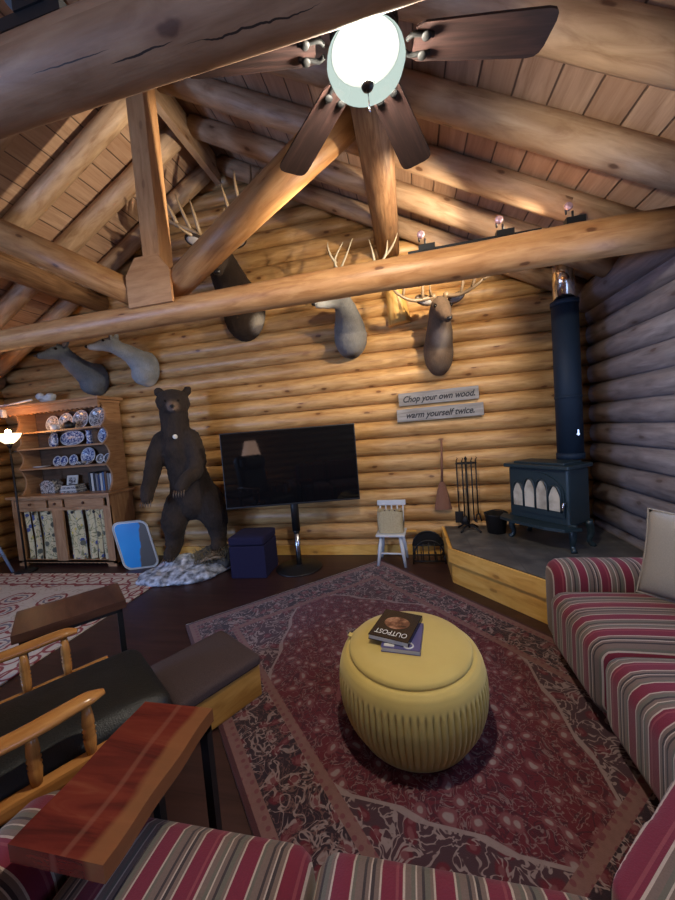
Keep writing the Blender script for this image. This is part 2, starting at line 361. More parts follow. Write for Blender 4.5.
M['sign'] = wood('sign_board', (.17, .15, .13, 1), (.25, .23, .21, 1), (.33, .31, .29, 1), .7, 0, 14)
M['ink'] = plain('ink', (.02, .02, .025), .7, var=0)
M['paper'] = plain('paper', (.62, .60, .54), .8, var=.1)
def tray_mat():  # grey tray face with a blue window reflection painted into the colour
    t = NT('tray_painted_reflection'); p = t.xyz(t.co()); e = t.ma('ADD', t.ma('MULTIPLY', p[0], 1.0), t.ma('MULTIPLY', t.noise(t.co(), 5, 2), .10))
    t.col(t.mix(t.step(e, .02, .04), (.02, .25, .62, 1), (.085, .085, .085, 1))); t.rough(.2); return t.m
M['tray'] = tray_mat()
M['tray_rim'] = plain('tray_rim', (.42, .42, .40), .35, .3)
M['blue_metal'] = plain('blue_metal', (.22, .32, .55), .4, .2)
def glass_clear():
    t = NT('window_glass'); g = t.n('ShaderNodeBsdfGlossy'); g.inputs['Roughness'].default_value = .02
    tr = t.n('ShaderNodeBsdfTransparent'); mx = t.n('ShaderNodeMixShader'); mx.inputs[0].default_value = .08
    t.t.links.new(tr.outputs[0], mx.inputs[1]); t.t.links.new(g.outputs[0], mx.inputs[2]); t.t.links.new(mx.outputs[0], t.o.inputs[0]); return t.m
M['glass'] = glass_clear()
def frosted():
    t = NT('frosted_globe'); e = t.n('ShaderNodeEmission'); e.inputs[0].default_value = (.72, .88, .80, 1); e.inputs[1].default_value = .85
    tr = t.n('ShaderNodeBsdfTransparent'); mx = t.n('ShaderNodeMixShader'); mx.inputs[0].default_value = .74
    t.t.links.new(tr.outputs[0], mx.inputs[1]); t.t.links.new(e.outputs[0], mx.inputs[2]); t.t.links.new(mx.outputs[0], t.o.inputs[0]); return t.m
M['frosted'] = frosted()
M['bulb'] = glow('bulb', (1, .91, .76), FAN_L)
M['lamp_glass'] = glow('lamp_glass', (1, .72, .42), 3.0)
M['warm_bulb'] = glow('warm_bulb', (1, .50, .18), 200)
M['shade'] = glow('lamp_shade_fabric', (1, .62, .45), 5)
M['track_bulb'] = plain('track_bulb', (.75, .5, .55), .1, .6, var=0)

# ------------------------------------------------------------------ geometry helpers
class B:
    def __init__(s):
        s.bm = bmesh.new(); s.uv = s.bm.loops.layers.uv.new('UVMap'); s.k = random.random()*20
    def face(s, vs, uvs=None, smooth=False):
        try: f = s.bm.faces.new(vs)
        except ValueError: return
        f.smooth = smooth
        if uvs:
            for l, q in zip(f.loops, uvs): l[s.uv].uv = q
        return f
    def tube(s, pts, rad, seg=12, cap=True, closed=False, squash=None):
        pts = [Vector(p) for p in pts]; n = len(pts); s.k += 3.17
        if not hasattr(rad, '__len__'): rad = [rad]*n
        t0 = (pts[1]-pts[0]).normalized()
        ref = Vector((0, 0, 1)) if abs(t0.z) < .9 else Vector((0, 1, 0))
        nx = t0.cross(ref).normalized(); rings = []; u = 0; us = []
        for i, p in enumerate(pts):
            a = pts[i-1] if i else (pts[-1] if closed else p); b = pts[i+1] if i < n-1 else (pts[0] if closed else p)
            t = (b-a).normalized(); nx = (nx - t*nx.dot(t)).normalized(); ny = t.cross(nx)
            if i: u += (p-pts[i-1]).length
            us.append(u); ring = []
            for j in range(seg):
                a_ = 2*PI*j/seg; x, y = math.cos(a_)*rad[i], math.sin(a_)*rad[i]
                if squash: x *= squash[0]; y *= squash[1]
                ring.append(s.bm.verts.new(p+nx*x+ny*y))
            rings.append(ring)
        rr = max(rad)
        m = n if closed else n-1
        for i in range(m):
            r0, r1 = rings[i], rings[(i+1) % n]
            for j in range(seg):
                j1 = (j+1) % seg; v0, v1 = s.k+2*PI*rr*j/seg, s.k+2*PI*rr*(j+1)/seg
                ua, ub = us[i]+s.k, (us[i+1] if i+1 < n else u+.1)+s.k
                s.face([r0[j], r0[j1], r1[j1], r1[j]], [(ua, v0), (ua, v1), (ub, v1), (ub, v0)], True)
        if cap and not closed:
            for r, uu in ((rings[0][::-1], 0), (rings[-1], 1)):
                s.face(r, [(s.k+.2*math.cos(2*PI*j/seg)*rr, s.k+math.sin(2*PI*j/seg)*rr) for j in range(seg)])
        return s
    def box(s, c, size, rot=None, bev=0.0):
        s.k += 1.93; c = Vector(c); h = Vector(size)/2; rot = rot or Matrix.Identity(3)
        if hasattr(rot, 'to_matrix'): rot = rot.to_matrix()
        tmp = bmesh.new(); bmesh.ops.create_cube(tmp, size=1)
        for v in tmp.verts: v.co = Vector((v.co.x*size[0], v.co.y*size[1], v.co.z*size[2]))
        if bev: bmesh.ops.bevel(tmp, geom=list(tmp.edges), offset=bev, segments=2, affect='EDGES', profile=.6)
        la = max(range(3), key=lambda i: size[i])
        mp = {}
        for v in tmp.verts: mp[v.index] = None
        tmp.verts.index_update()
        mp = {v.index: (s.bm.verts.new(c+rot@v.co), v.co.copy()) for v in tmp.verts}
        for f in tmp.faces:
            nrm = f.normal; dom = max(range(3), key=lambda i: abs(nrm[i]))
            ax = [i for i in range(3) if i != dom]
            if la in ax: ua = la; va = [i for i in ax if i != la][0]
            else: ua, va = ax
            vs = [mp[v.index][0] for v in f.verts]
            s.face(vs, [(mp[v.index][1][ua]+s.k, mp[v.index][1][va]+s.k+dom*.37) for v in f.verts])
        tmp.free(); return s
    def ell(s, c, r, rot=None, seg=16, ring=10):
        c = Vector(c); r = (r, r, r) if not hasattr(r, '__len__') else r; rot = rot or Matrix.Identity(3)
        if hasattr(rot, 'to_matrix'): rot = rot.to_matrix()
        V = []
        for i in range(ring+1):
            th = PI*i/ring; row = []
            for j in range(seg):
                ph = 2*PI*j/seg
                row.append(s.bm.verts.new(c+rot@Vector((r[0]*math.sin(th)*math.cos(ph), r[1]*math.sin(th)*math.sin(ph), r[2]*math.cos(th)))) if 0 < i < ring or j == 0 else None)
            if i in (0, ring): row = [row[0]]*seg
            V.append(row)
        for i in range(ring):
            for j in range(seg):
                q = []
                for v in (V[i][j], V[i+1][j], V[i+1][(j+1) % seg], V[i][(j+1) % seg]):
                    if v not in q: q.append(v)
                s.face(q, [(j/seg, i/ring)]*len(q), True)
        return s
    def lathe(s, prof, c=(0, 0, 0), seg=24, axis=None, cap=True):
        c = Vector(c); rot = Vector((0, 0, 1)).rotation_difference(Vector(axis)).to_matrix() if axis else Matrix.Identity(3)
        rings = [[s.bm.verts.new(c+rot@Vector((max(r, 1e-4)*math.cos(2*PI*j/seg), max(r, 1e-4)*math.sin(2*PI*j/seg), z))) for j in range(seg)] for r, z in prof]
        for i in range(len(prof)-1):
            for j in range(seg):
                j1 = (j+1) % seg
                s.face([rings[i][j], rings[i][j1], rings[i+1][j1], rings[i+1][j]], [(prof[i][1]+s.k, j*.03), (prof[i][1]+s.k, j*.03+.03), (prof[i+1][1]+s.k, j*.03+.03), (prof[i+1][1]+s.k, j*.03)], True)
        if cap:
            s.face(rings[0][::-1]); s.face(rings[-1])
        return s
    def prism(s, poly, z0, z1, f=None):
        # poly in (a, b); f maps (a, b, h) to a point
        f = f or (lambda a, b, h: Vector((a, b, h))); s.k += 1.3
        lo = [s.bm.verts.new(f(a, b, z0)) for a, b in poly]; hi = [s.bm.verts.new(f(a, b, z1)) for a, b in poly]
        s.face(lo[::-1], [(a+s.k, b) for a, b in poly][::-1]); s.face(hi, [(a+s.k, b) for a, b in poly])
        n = len(poly); L = 0
        for i in range(n):
            j = (i+1) % n; d = math.dist(poly[i], poly[j])
            s.face([lo[i], lo[j], hi[j], hi[i]], [(L+s.k, z0), (L+d+s.k, z0), (L+d+s.k, z1), (L+s.k, z1)]); L += d
        return s
    def puff(s, c, size, r=.05, seg=10, top=.02, front=0.0, rot=None):
        # rounded cushion box
        c = Vector(c); h = Vector(size)/2; rot = rot or Matrix.Identity(3); r = min(r, min(h)*.98)
        if hasattr(rot, 'to_matrix'): rot = rot.to_matrix()
        tmp = bmesh.new(); bmesh.ops.create_cube(tmp, size=2); bmesh.ops.subdivide_edges(tmp, edges=list(tmp.edges), cuts=seg, use_grid_fill=True)
        tmp.verts.index_update(); mp = {}
        for v in tmp.verts:
            q = Vector((max(-1, min(1, v.co.x)), max(-1, min(1, v.co.y)), max(-1, min(1, v.co.z))))
            w = Vector([math.copysign(abs(q[i])**.8, q[i])*h[i] for i in range(3)])
            inner = Vector([max(-h[i]+r, min(h[i]-r, w[i])) for i in range(3)])
            d = w-inner
            p = inner + (d.normalized()*r if d.length > 1e-9 else d)
            if d.length < 1e-9: p = w
            b = (1-q.x**2)*(1-q.y**2)
            p.z += top*b*(1 if q.z > 0 else -.2)*abs(q.z)
            p.y += front*(1-q.x**2)*(1-q.z**2)*q.y
            mp[v.index] = s.bm.verts.new(c+rot@p)
        for f in tmp.faces: s.face([mp[v.index] for v in f.verts], None, True)
        tmp.free(); return s
    def grid(s, f, nu, nv, smooth=True):
        V = [[s.bm.verts.new(f(i/nu, j/nv)) for j in range(nv+1)] for i in range(nu+1)]
        for i in range(nu):
            for j in range(nv):
                s.face([V[i][j], V[i+1][j], V[i+1][j+1], V[i][j+1]], [(i/nu, j/nv), ((i+1)/nu, j/nv), ((i+1)/nu, (j+1)/nv), (i/nu, (j+1)/nv)], smooth)
        return s

def mesh_of(b, name):
    bmesh.ops.recalc_face_normals(b.bm, faces=list(b.bm.faces))
    me = bpy.data.meshes.new(name); b.bm.to_mesh(me); b.bm.free(); return me
def local_inv(p):
    m = p.matrix_basis.copy()
    if p.parent: m = p.parent.matrix_basis @ m
    return m.inverted()
def obj(name, b, m, parent=None, world=False, loc=None):
    me = mesh_of(b, name) if isinstance(b, B) else b
    o = bpy.data.objects.new(name, me); C.objects.link(o)
    if m: me.materials.clear(); me.materials.append(M[m] if isinstance(m, str) else m)
    if parent:
        o.parent = parent
        if world: me.transform(local_inv(parent))
    if loc is not None:
        me.transform(Matrix.Translation(-Vector(loc))); o.location = loc
    return o
def thing(name, label, cat, loc=(0, 0, 0), rz=0.0, group=None):
    o = bpy.data.objects.new(name, None); C.objects.link(o); o.location = loc; o.rotation_euler = (0, 0, rz); o.empty_display_size = .1
    o['label'] = label; o['category'] = cat
    if group: o['group'] = group
    return o
def tag(o, label, cat, group=None):
    o['label'] = label; o['category'] = cat
    if group: o['group'] = group
    return o
def struct(o): o['kind'] = 'structure'; return o
def blend(b, voxel=.02, smooth=6, fn=None):
    # fuse overlapping shapes into one continuous surface
    me = mesh_of(b, 'tmp'); o = bpy.data.objects.new('tmp', me); C.objects.link(o)
    rm = o.modifiers.new('r', 'REMESH'); rm.mode = 'VOXEL'; rm.voxel_size = voxel; rm.use_smooth_shade = True
    sm = o.modifiers.new('s', 'SMOOTH'); sm.factor = .5; sm.iterations = smooth
    dg = bpy.context.evaluated_depsgraph_get(); dg.update()
    res = bpy.data.meshes.new_from_object(o.evaluated_get(dg))
    bpy.data.objects.remove(o); bpy.data.meshes.remove(me)
    if fn:
        for v in res.vertices: v.co = fn(v.co)
    for p in res.polygons: p.use_smooth = True
    return res
def bez(p0, p1, p2, n=8):
    p0, p1, p2 = Vector(p0), Vector(p1), Vector(p2)
    return [(1-t)**2*p0+2*t*(1-t)*p1+t*t*p2 for t in [i/n for i in range(n+1)]]
def chain(pts, n=5):
    # Catmull-Rom through the points
    P = [Vector(p) for p in pts]; P = [2*P[0]-P[1]]+P+[2*P[-1]-P[-2]]; out = []
    for i in range(1, len(P)-2):
        for k in range(n):
            t = k/n; a, b_, c, d = P[i-1], P[i], P[i+1], P[i+2]
            out.append(.5*((2*b_)+(c-a)*t+(2*a-5*b_+4*c-d)*t*t+(3*b_-a-3*c+d)*t**3))
    out.append(P[-2]); return out
def lerp(a, b, t): return a+(b-a)*t
def radii(ctrl, n):
    out = []
    for i in range(n):
        x = i/(n-1)*(len(ctrl)-1); k = min(int(x), len(ctrl)-2); out.append(lerp(ctrl[k], ctrl[k+1], x-k))
    return out
def text_obj(name, s, size, mat, parent, loc, rot, shear=0.0, extrude=.0008, width=None, bold=0.0):
    cu = bpy.data.curves.new(name, 'FONT'); cu.body = s; cu.size = size; cu.extrude = extrude; cu.shear = shear; cu.offset = bold
    cu.align_x = 'CENTER'; cu.align_y = 'CENTER'
    t = bpy.data.objects.new('t', cu); C.objects.link(t)
    dg = bpy.context.evaluated_depsgraph_get(); dg.update()
    me = bpy.data.meshes.new_from_object(t.evaluated_get(dg)); bpy.data.objects.remove(t)
    xs = [v.co.x for v in me.vertices]; w = max(xs)-min(xs)
    if width: me.transform(Matrix.Diagonal((width/w, 1, 1, 1)))
    me.transform(Matrix.Translation(Vector(loc)) @ Euler(rot).to_matrix().to_4x4())
    o = bpy.data.objects.new(name, me); C.objects.link(o); me.materials.append(M[mat]); o.parent = parent; return o

# ------------------------------------------------------------------ room shell
XL, XR, YB, YF = -5.9, 1.9, 4.1, -3.0       # log axes of the walls
RX, RZ, SL = -2.0, 4.82, .55                 # ridge and roof slope
LR, LS, LZ = .104, .199, .0715               # log radius, spacing, first centre
roofz = lambda x: RZ-SL*abs(x-RX)
def log(b, p0, p1, r=LR, seg=14, wob=.004):
    p0, p1 = Vector(p0), Vector(p1); n = max(2, int((p1-p0).length/.7)); pts = []; rr = []
    for i in range(n+1):
        p = p0.lerp(p1, i/n)+Vector((0, random.uniform(-wob, wob), random.uniform(-wob, wob)*.6)); pts.append(p); rr.append(r*random.uniform(.975, 1.02))
    b.tube(pts, rr, seg)
def gable_wall(name, y, holes=()):
    b = B(); k = 0
    while True:
        z = LZ+k*LS
        if z > RZ-.12: break
        x0, x1 = XL, XR
        if z > roofz(XR)-.05:
            w = (RZ+.07-z)/SL; x0, x1 = RX-w, RX+w
        segs = [(x0, x1)]
        for hx0, hx1, hz0, hz1 in holes:
            if hz0 < z < hz1:
                segs = [q for a, c in segs for q in ((a, min(c, hx0)), (max(a, hx1), c)) if q[1]-q[0] > .05]
        for a, c in segs: log(b, (a, y, z), (c, y, z))
        k += 1
    return struct(obj(name, b, 'wall_log'))
def side_wall(name, x, holes=(), m='wall_log'):
    b = B(); k = 0
    while LZ+k*LS < roofz(x)-.05:
        z = LZ+k*LS; segs = [(YF, YB)]
        for hy0, hy1, hz0, hz1 in holes:
            if hz0 < z < hz1:
                segs = [q for a, c in segs for q in ((a, min(c, hy0)), (max(a, hy1), c)) if q[1]-q[0] > .05]
        for a, c in segs: log(b, (x, a, z), (x, c, z))
        k += 1
    return struct(obj(name, b, m))
WIN_R = (1.3, 2.76, .90, 2.10)
gable_wall('wall_back', YB)
gable_wall('wall_front', YF, [(-5.1, -3.5, .85, 2.2)])
side_wall('wall_left', XL, [(-2.45, -.95, .90, 2.2)])
side_wall('wall_right', XR, [WIN_R, (-2.45, -.85, .90, 2.10)], 'wall_log_shade')
b = B(); b.box((-2.0, .55, -.05), (8.0, 7.4, .1)); struct(obj('floor', b, 'floor'))
b = B()
for sgn in (1, -1):
    x1 = RX+sgn*4.25
    f = lambda a, c, h: Vector((a-RX, h, c))
    z1 = RZ-SL*4.25
    poly = [(RX, RZ), (x1, z1), (x1, z1+.3), (RX, RZ+.3)]
    b.prism(poly if sgn > 0 else poly[::-1], YF-.3, YB+.3, f)
ce = struct(obj('ceiling', b, 'ceiling')); ce.location = (RX, 0, 0)
b = B(); b.box((-2.0, 3.99, .06), (7.55, .03, .115)); struct(obj('baseboard_back', b, 'trim_pine'))

# windows
def window(name, ctr, wdt, hgt, axis):
    # axis 'x': pane faces along x (side wall); 'y': faces along y
    w = thing(name, '', '', ctr, PI/2 if axis == 'x' else 0); del w['label']; del w['category']; w['kind'] = 'structure'
    f = B(); t = .085
    f.box((0, 0, hgt/2+t/2), (wdt+2*t, .20, t)); f.box((0, 0, -hgt/2-t/2), (wdt+2*t, .24, t))
    for s_ in (-1, 1): f.box((s_*(wdt/2+t/2), 0, 0), (t, .20, hgt))
    struct(obj('window_frame', f, 'white_paint', w))
    g = B(); g.box((0, .03, 0), (wdt, .006, hgt)); struct(obj('window_pane', g, 'glass', w))
    m = B(); m.box((0, .03, 0), (.03, .03, hgt)); m.box((0, .03, 0), (wdt, .03, .03)); struct(obj('window_bar', m, 'white_paint', w))
window('window_1', (1.88, 2.03, 1.5), 1.29, 1.06, 'x')
window('window_2', (-4.3, YF, 1.53), 1.43, 1.2, 'y')
window('window_left_added', (-5.88, -1.7, 1.55), 1.33, 1.13, 'x')  # unseen window, added to frame the blue light from the left
window('window_4', (1.88, -1.65, 1.5), 1.43, 1.06, 'x')

# wall plate logs on top of the side walls
b = B(); log(b, (1.80, 3.98, 2.60), (1.80, -2.8, 2.60), .125, 16); tag(obj('wall_plate_log', b, 'wall_log_shade', loc=(1.8, 3.9, 2.6)), 'thick log lying along the top of the right wall under the rafters', 'log', 'wall plate logs')
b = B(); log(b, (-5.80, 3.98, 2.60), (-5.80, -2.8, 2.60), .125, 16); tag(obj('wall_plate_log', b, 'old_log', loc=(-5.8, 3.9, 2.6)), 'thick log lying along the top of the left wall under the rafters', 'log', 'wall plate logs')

# ------------------------------------------------------------------ roof timbers
def rafter_line(sgn, y, r=.095, drop=.085, x_end=None):
    n = Vector((sgn*SL, 0, 1)).normalized()
    x1 = RX+sgn*(3.75); p0 = Vector((RX+sgn*.10, y, roofz(RX+sgn*.10)))-n*drop; p1 = Vector((x1, y, roofz(x1)))-n*drop
    b = B(); log(b, p0, p1, r, 16, .006); return b
pos = ['closest to the back gable wall', 'second from the back gable wall', 'third from the back gable wall', 'fourth from the back gable wall',
       'fifth from the back gable wall', 'sixth from the back gable wall', 'seventh from the back gable wall']
ys = [3.885, 3.36, 2.86, 2.34, 1.82, 1.30, .78]
for side, sgn in (('right', 1), ('left', -1)):
    for i, y in enumerate(ys):
        o = obj('log_rafter', rafter_line(sgn, y, random.uniform(.088, .1)), 'old_log', loc=(RX+sgn*1.9, y, roofz(RX+sgn*1.9)-.1))
        tag(o, 'peeled log rafter on the %s roof slope, %s' % (side, pos[i]), 'rafter', 'log rafters under the %s roof slope' % side)
b = B(); b.box((RX, .6, RZ-.20), (.07, 6.6, .28)); tag(obj('ridge_board', b, 'old_log', loc=(RX, .6, RZ-.34)), 'long ridge board where the two roof slopes meet', 'ridge board')
for x, lab in ((-.10, 'brown log purlin under the right roof slope, running from back wall to far truss'), (-3.9, 'brown log purlin under the left roof slope, running from the back wall')):
    b = B(); log(b, (x, 4.0, 3.42), (x, 1.95, 3.42), .12, 16, .008); tag(obj('log_purlin', b, 'purlin', loc=(x, 4.0, 3.42)), lab, 'purlin', 'log purlins')
b = B(); b.tube([(-.07, 3.99, 3.30), (-.06, 3.985, 2.95), (-.03, 3.985, 2.61)], [.115, .105, .125], 16); tag(obj('wall_post', b, 'new_log', loc=(-.05, 3.99, 2.61)), 'short pale peeled half post on the back wall under the right purlin', 'post')

def truss(y, lab, full=True, r0=.085, r1=.115, bz=2.585):
    t = thing('roof_truss', lab, 'truss', (RX, y, 2.47), 0, 'roof trusses')
    b = B(); n = 12; pts = []; rr = []
    for i in range(n+1):
        x = lerp(-5.7, 1.75, i/n); pts.append((x, y, bz+random.uniform(-.006, .006))); rr.append(lerp(r0, r1, i/n)*random.uniform(.98, 1.03))
    b.tube(pts, rr, 20); obj('tie_beam', b, 'beam_log' if full else 'cracked_log', t, True)
    b = B(); b.box((RX+.06, y, 3.62), (.16, .16, 2.0), None, .008); obj('king_post', b, 'post', t, True)
    for sgn in (1, -1):
        b = B(); x0, x1 = RX+sgn*.16, RX+sgn*1.80
        b.tube([(x0, y, 2.76), ((x0+x1)/2, y-.07, 3.22), (x1, y-.14, 3.66)], [.105, .12, .14], 16); obj('strut', b, 'beam_log', t, True)
    b = B(); poly = [(-.20, -.17), (.20, -.17), (.20, .08), (.10, .21), (-.10, .21), (-.20, .08)]
    b.prism(poly, -.125, -.10, lambda a, c, h: Vector((RX+.04+a, y+h, 2.79+c))); obj('gusset_plate', b, 'post', t, True)
    return t
truss(2.6, 'far roof truss: log tie beam, square king post and slanting struts')
truss(.85, 'near roof truss whose thick tie beam crosses the top left corner', False, .088, .085, 2.548)

# ------------------------------------------------------------------ ceiling fan
FX, FY, FZ = -.0625, 1.24, 2.75
fan = thing('ceiling_fan', 'ceiling fan with dark wooden blades and a lit frosted globe', 'ceiling fan', (FX, FY, 3.55))
b = B(); b.lathe([(.03, 2.90), (.03, 3.48), (.07, 3.5), (.07, 3.55)], (FX, FY, 0), 20); obj('downrod', b, 'black_metal', fan, True)
b = B(); b.lathe([(.06, 2.785), (.10, 2.795), (.115, 2.82), (.11, 2.86), (.07, 2.895), (.03, 2.91)], (FX, FY, 0), 28); obj('motor_housing', b, 'fan_iron', fan, True)
b = B(); b.lathe([(.112, 2.743), (.118, 2.748), (.114, 2.775), (.08, 2.79)], (FX, FY, 0), 28); obj('light_fitter', b, 'fan_iron', fan, True)
for k in range(6):
    a = R(12.5+60*k); d = Vector((math.cos(a), math.sin(a), 0)); s_ = Vector((-d.y, d.x, 0)); tilt = Vector((0, 0, -.06))
    b = B(); prof = [(.165, .044), (.19, .055), (.40, .064), (.58, .070), (.605, .066), (.618, .055), (.624, .035)]
    poly = [(u, w) for u, w in prof]+[(u, -w) for u, w in prof[::-1]]
    b.prism(poly, -.004, .004, lambda u, w, h: Vector((FX, FY, FZ+.02))+d*u+(s_+tilt*1.0)*w+Vector((0, 0, h)))
    bl = obj('blade', b, 'blade', fan, True)
    b = B(); O = Vector((FX, FY, FZ+.012))
    for w in (.028, -.028):
        pts = [O+d*.137+s_*w*.6, O+d*.155+s_*w*1.1, O+d*.19+(s_+tilt)*w, O+d*.225+(s_+tilt)*w*.9]
        b.tube(chain(pts, 4), .0075, 8); b.ell(O+d*.20+(s_+tilt)*w+Vector((0, 0, -.006)), (.016, .016, .008))
    obj('blade_iron', b, 'fan_iron', bl, True)
b = B(); b.lathe([(.116, 2.745), (.128, 2.730), (.131, 2.710), (.120, 2.680), (.09, 2.660), (.05, 2.651), (.012, 2.649)], (FX, FY, 0), 36, cap=False); gl = obj('light_globe', b, 'frosted', fan, True)
b = B(); b.ell((FX, FY, 2.702), (.045, .045, .032)); obj('bulb', b, 'bulb', gl, True)
b = B(); b.lathe([(.006, 2.628), (.018, 2.634), (.022, 2.643), (.016, 2.652)], (FX, FY, 0), 16); obj('finial', b, 'black_metal', fan, True)
b = B(); b.tube([(FX, FY, 2.63), (FX+.002, FY, 2.57)], .0018, 6); b.ell((FX+.002, FY, 2.565), (.005, .005, .008), None, 8, 6); obj('pull_chain', b, 'brushed', fan, True)

# ------------------------------------------------------------------ track lights
def head(t, x, y, z, mat='track_bulb'):
    b = B(); b.box((x+.03, y, z+.02), (.11, .05, .04)); b.tube([(x+.02, y, z+.03), (x+.02, y, z+.085)], .007, 8); b.tube([(x-.018, y, z+.07), (x-.02, y, z+.12)], .006, 8)
    h = obj('lamp_head', b, 'black_metal', t, True)
    b = B(); b.lathe([(.010, -.018), (.024, -.01), (.026, .010), (.016, .018)], (x-.005, y-.005, z+.115), 16, (.25, -1, .15)); obj('bulb', b, mat, h, True)
tl = thing('track_light', 'black track light with three small heads on top of the far tie beam', 'track light', (.45, 2.6, 2.69), 0, 'track lights')
b = B(); b.box((.50, 2.6, 2.700), (.86, .035, .03)); obj('track', b, 'black_metal', tl, True)
for x, z in ((.17, 2.705), (.68, 2.705), (1.10, 2.705)): head(tl, x, 2.6, z)
tl = thing('track_light', 'black track light fitting on top of the near tie beam', 'track light', (-.95, .88, 2.70), 0, 'track lights')
b = B(); b.box((-1.1, .87, 2.715), (.5, .05, .035)); obj('track', b, 'black_metal', tl, True)
b = B(); b.box((-.95, .87, 2.755), (.10, .06, .05)); b.lathe([(.03, -.05), (.038, .04), (.03, .05)], (-.99, .87, 2.81), 16, (.4, .5, .6)); obj('lamp_head', b, 'black_metal', tl, True)
# ------------------------------------------------------------------ hearth, stove, pipe
HZ = .33
ht = thing('hearth', 'raised corner hearth with dark slate top and yellow pine front', 'hearth', (1.1, 3.3, 0))
poly = [(.30, 3.97), (.30, 3.28), (.95, 2.53), (1.78, 2.53), (1.78, 3.97)]
b = B(); b.prism(poly, 0, HZ-.02); obj('platform', b, 'trim_pine', ht, True)
b = B(); b.prism([(.315, 3.97), (.315, 3.285), (.957, 2.545), (1.78, 2.545), (1.78, 3.97)], HZ-.02, HZ); obj('slate_top', b, 'slate', ht, True)
def panel(b, p, q, z0, z1, out, t=.02):
    p, q = Vector((*p, 0)), Vector((*q, 0)); d = (q-p).normalized(); n = Vector((d.y, -d.x, 0))
    b.box((p+q)/2+n*(out)+Vector((0, 0, (z0+z1)/2)), ((q-p).length, t, z1-z0), Matrix.Rotation(math.atan2(d.y, d.x), 3, 'Z'))
b = B(); panel(b, (.29, 3.285), (.95, 2.525), .20, HZ, .012); panel(b, (.30, 3.97), (.30, 3.275), .20, HZ, .012)
obj('face_board', b, 'trim_pine', ht, True)

T = Vector((.62, -.785, 0)); N = Vector((-.785, -.62, 0))      # stove: along its front, out of its front
SCn = Vector((1.19, 3.44, HZ)); W2, D2 = .275, .15
SP = lambda u, o, z: SCn+T*u+N*o+Vector((0, 0, z))
SR = Matrix((T, -N, Vector((0, 0, 1)))).transposed()
st = thing('wood_stove', 'dark green cast iron wood stove with arched glass door on the hearth', 'wood stove', SCn, 0)
b = B(); b.box(SP(0, 0, .45), (W2*2, D2*2, .48), SR, .02); obj('body', b, 'stove', st, True)
b = B(); b.box(SP(0, .01, .71), (W2*2+.05, D2*2+.06, .035), SR, .01); b.box(SP(0, .0, .735), (W2*1.7, D2*1.7, .02), SR, .008); obj('top_plate', b, 'stove', st, True)
b = B(); b.prism([(-.36, 0), (.36, 0), (.30, .13), (.15, .17), (-.15, .17), (-.30, .13)], .20, .225, lambda a, c, h: SP(a, D2+c-.01, h)); obj('ash_lip', b, 'stove', st, True)
for u in (-.27, .27):
    for o in (-.115, .115):
        b = B(); b.tube(chain([SP(u, o, .23), SP(u*1.05, o*1.15, .12), SP(u*1.0, o*1.05, .05), SP(u*1.1, o*1.25, .0)], 3), radii([.035, .028, .02, .026], 10), 10); obj('leg', b, 'stove', st, True)
dr = B()
outer = [(-.245, .29), (.245, .29)]+[(.245*math.cos(R(a)), .47+.19*math.sin(R(a))) for a in range(0, 181, 12)]
dr.prism(outer, D2+.002, D2+.02, lambda a, c, h: SP(a, h, c)); dr = obj('door', dr, 'stove', st, True)
for i in range(4):
    cx = -.168+.112*i; tall = .50 if i in (1, 2) else .46
    b = B(); pts = [(cx-.046, .34), (cx+.046, .34), (cx+.046, tall)]+[(cx+(.046-.046*k/6), tall+.09*math.sin(R(15*k))) for k in range(1, 7)]+[(cx-(.046*k/6), tall+.09*math.sin(R(90-15*k))) for k in range(1, 7)]
    b.prism(pts, D2+.021, D2+.026, lambda a, c, h: SP(a, h, c)); obj('glass_pane', b, 'fireglass', dr, True)
    b = B(); arch = [SP(cx-.056, D2+.028, .335)]+[SP(cx-.056*math.cos(R(a)), D2+.028, tall+.10*math.sin(R(a))) for a in range(0, 181, 15)]+[SP(cx+.056, D2+.028, .335)]
    b.tube(arch, .009, 6); obj('tracery', b, 'stove', dr, True)
b = B(); b.tube([SP(.26, D2+.02, .42), SP(.26, D2+.06, .42), SP(.26, D2+.07, .36)], .008, 8); obj('handle', b, 'chrome', dr, True)
PX, PY = 1.415, 3.50
sp = thing('stove_pipe', 'tall dark stove pipe with a chrome collar rising from wood stove', 'stove pipe', (PX, PY, HZ+.745))
b = B(); b.tube([(PX, PY, HZ+.745), (PX, PY, 2.47)], .105, 28); b.tube([(PX, PY, HZ+.745), (PX, PY, HZ+.80)], .112, 28); b.tube([(PX, PY, 1.62), (PX, PY, 1.645)], .1075, 28); b.tube([(PX, PY, 2.44), (PX, PY, 2.48)], .112, 28); obj('pipe', b, 'pipe', sp, True)
b = B(); b.tube([(PX, PY, 2.47), (PX-.005, PY, 2.92)], .085, 28); obj('chrome_collar', b, 'chrome', sp, True)
b = B(); b.tube([(PX+.02, PY-.11, 1.30), (PX+.02, PY-.118, 1.30)], .012, 10); b.box((PX+.02, PY-.118, 1.315), (.012, .006, .05)); obj('damper_tag', b, 'chrome', sp, True)

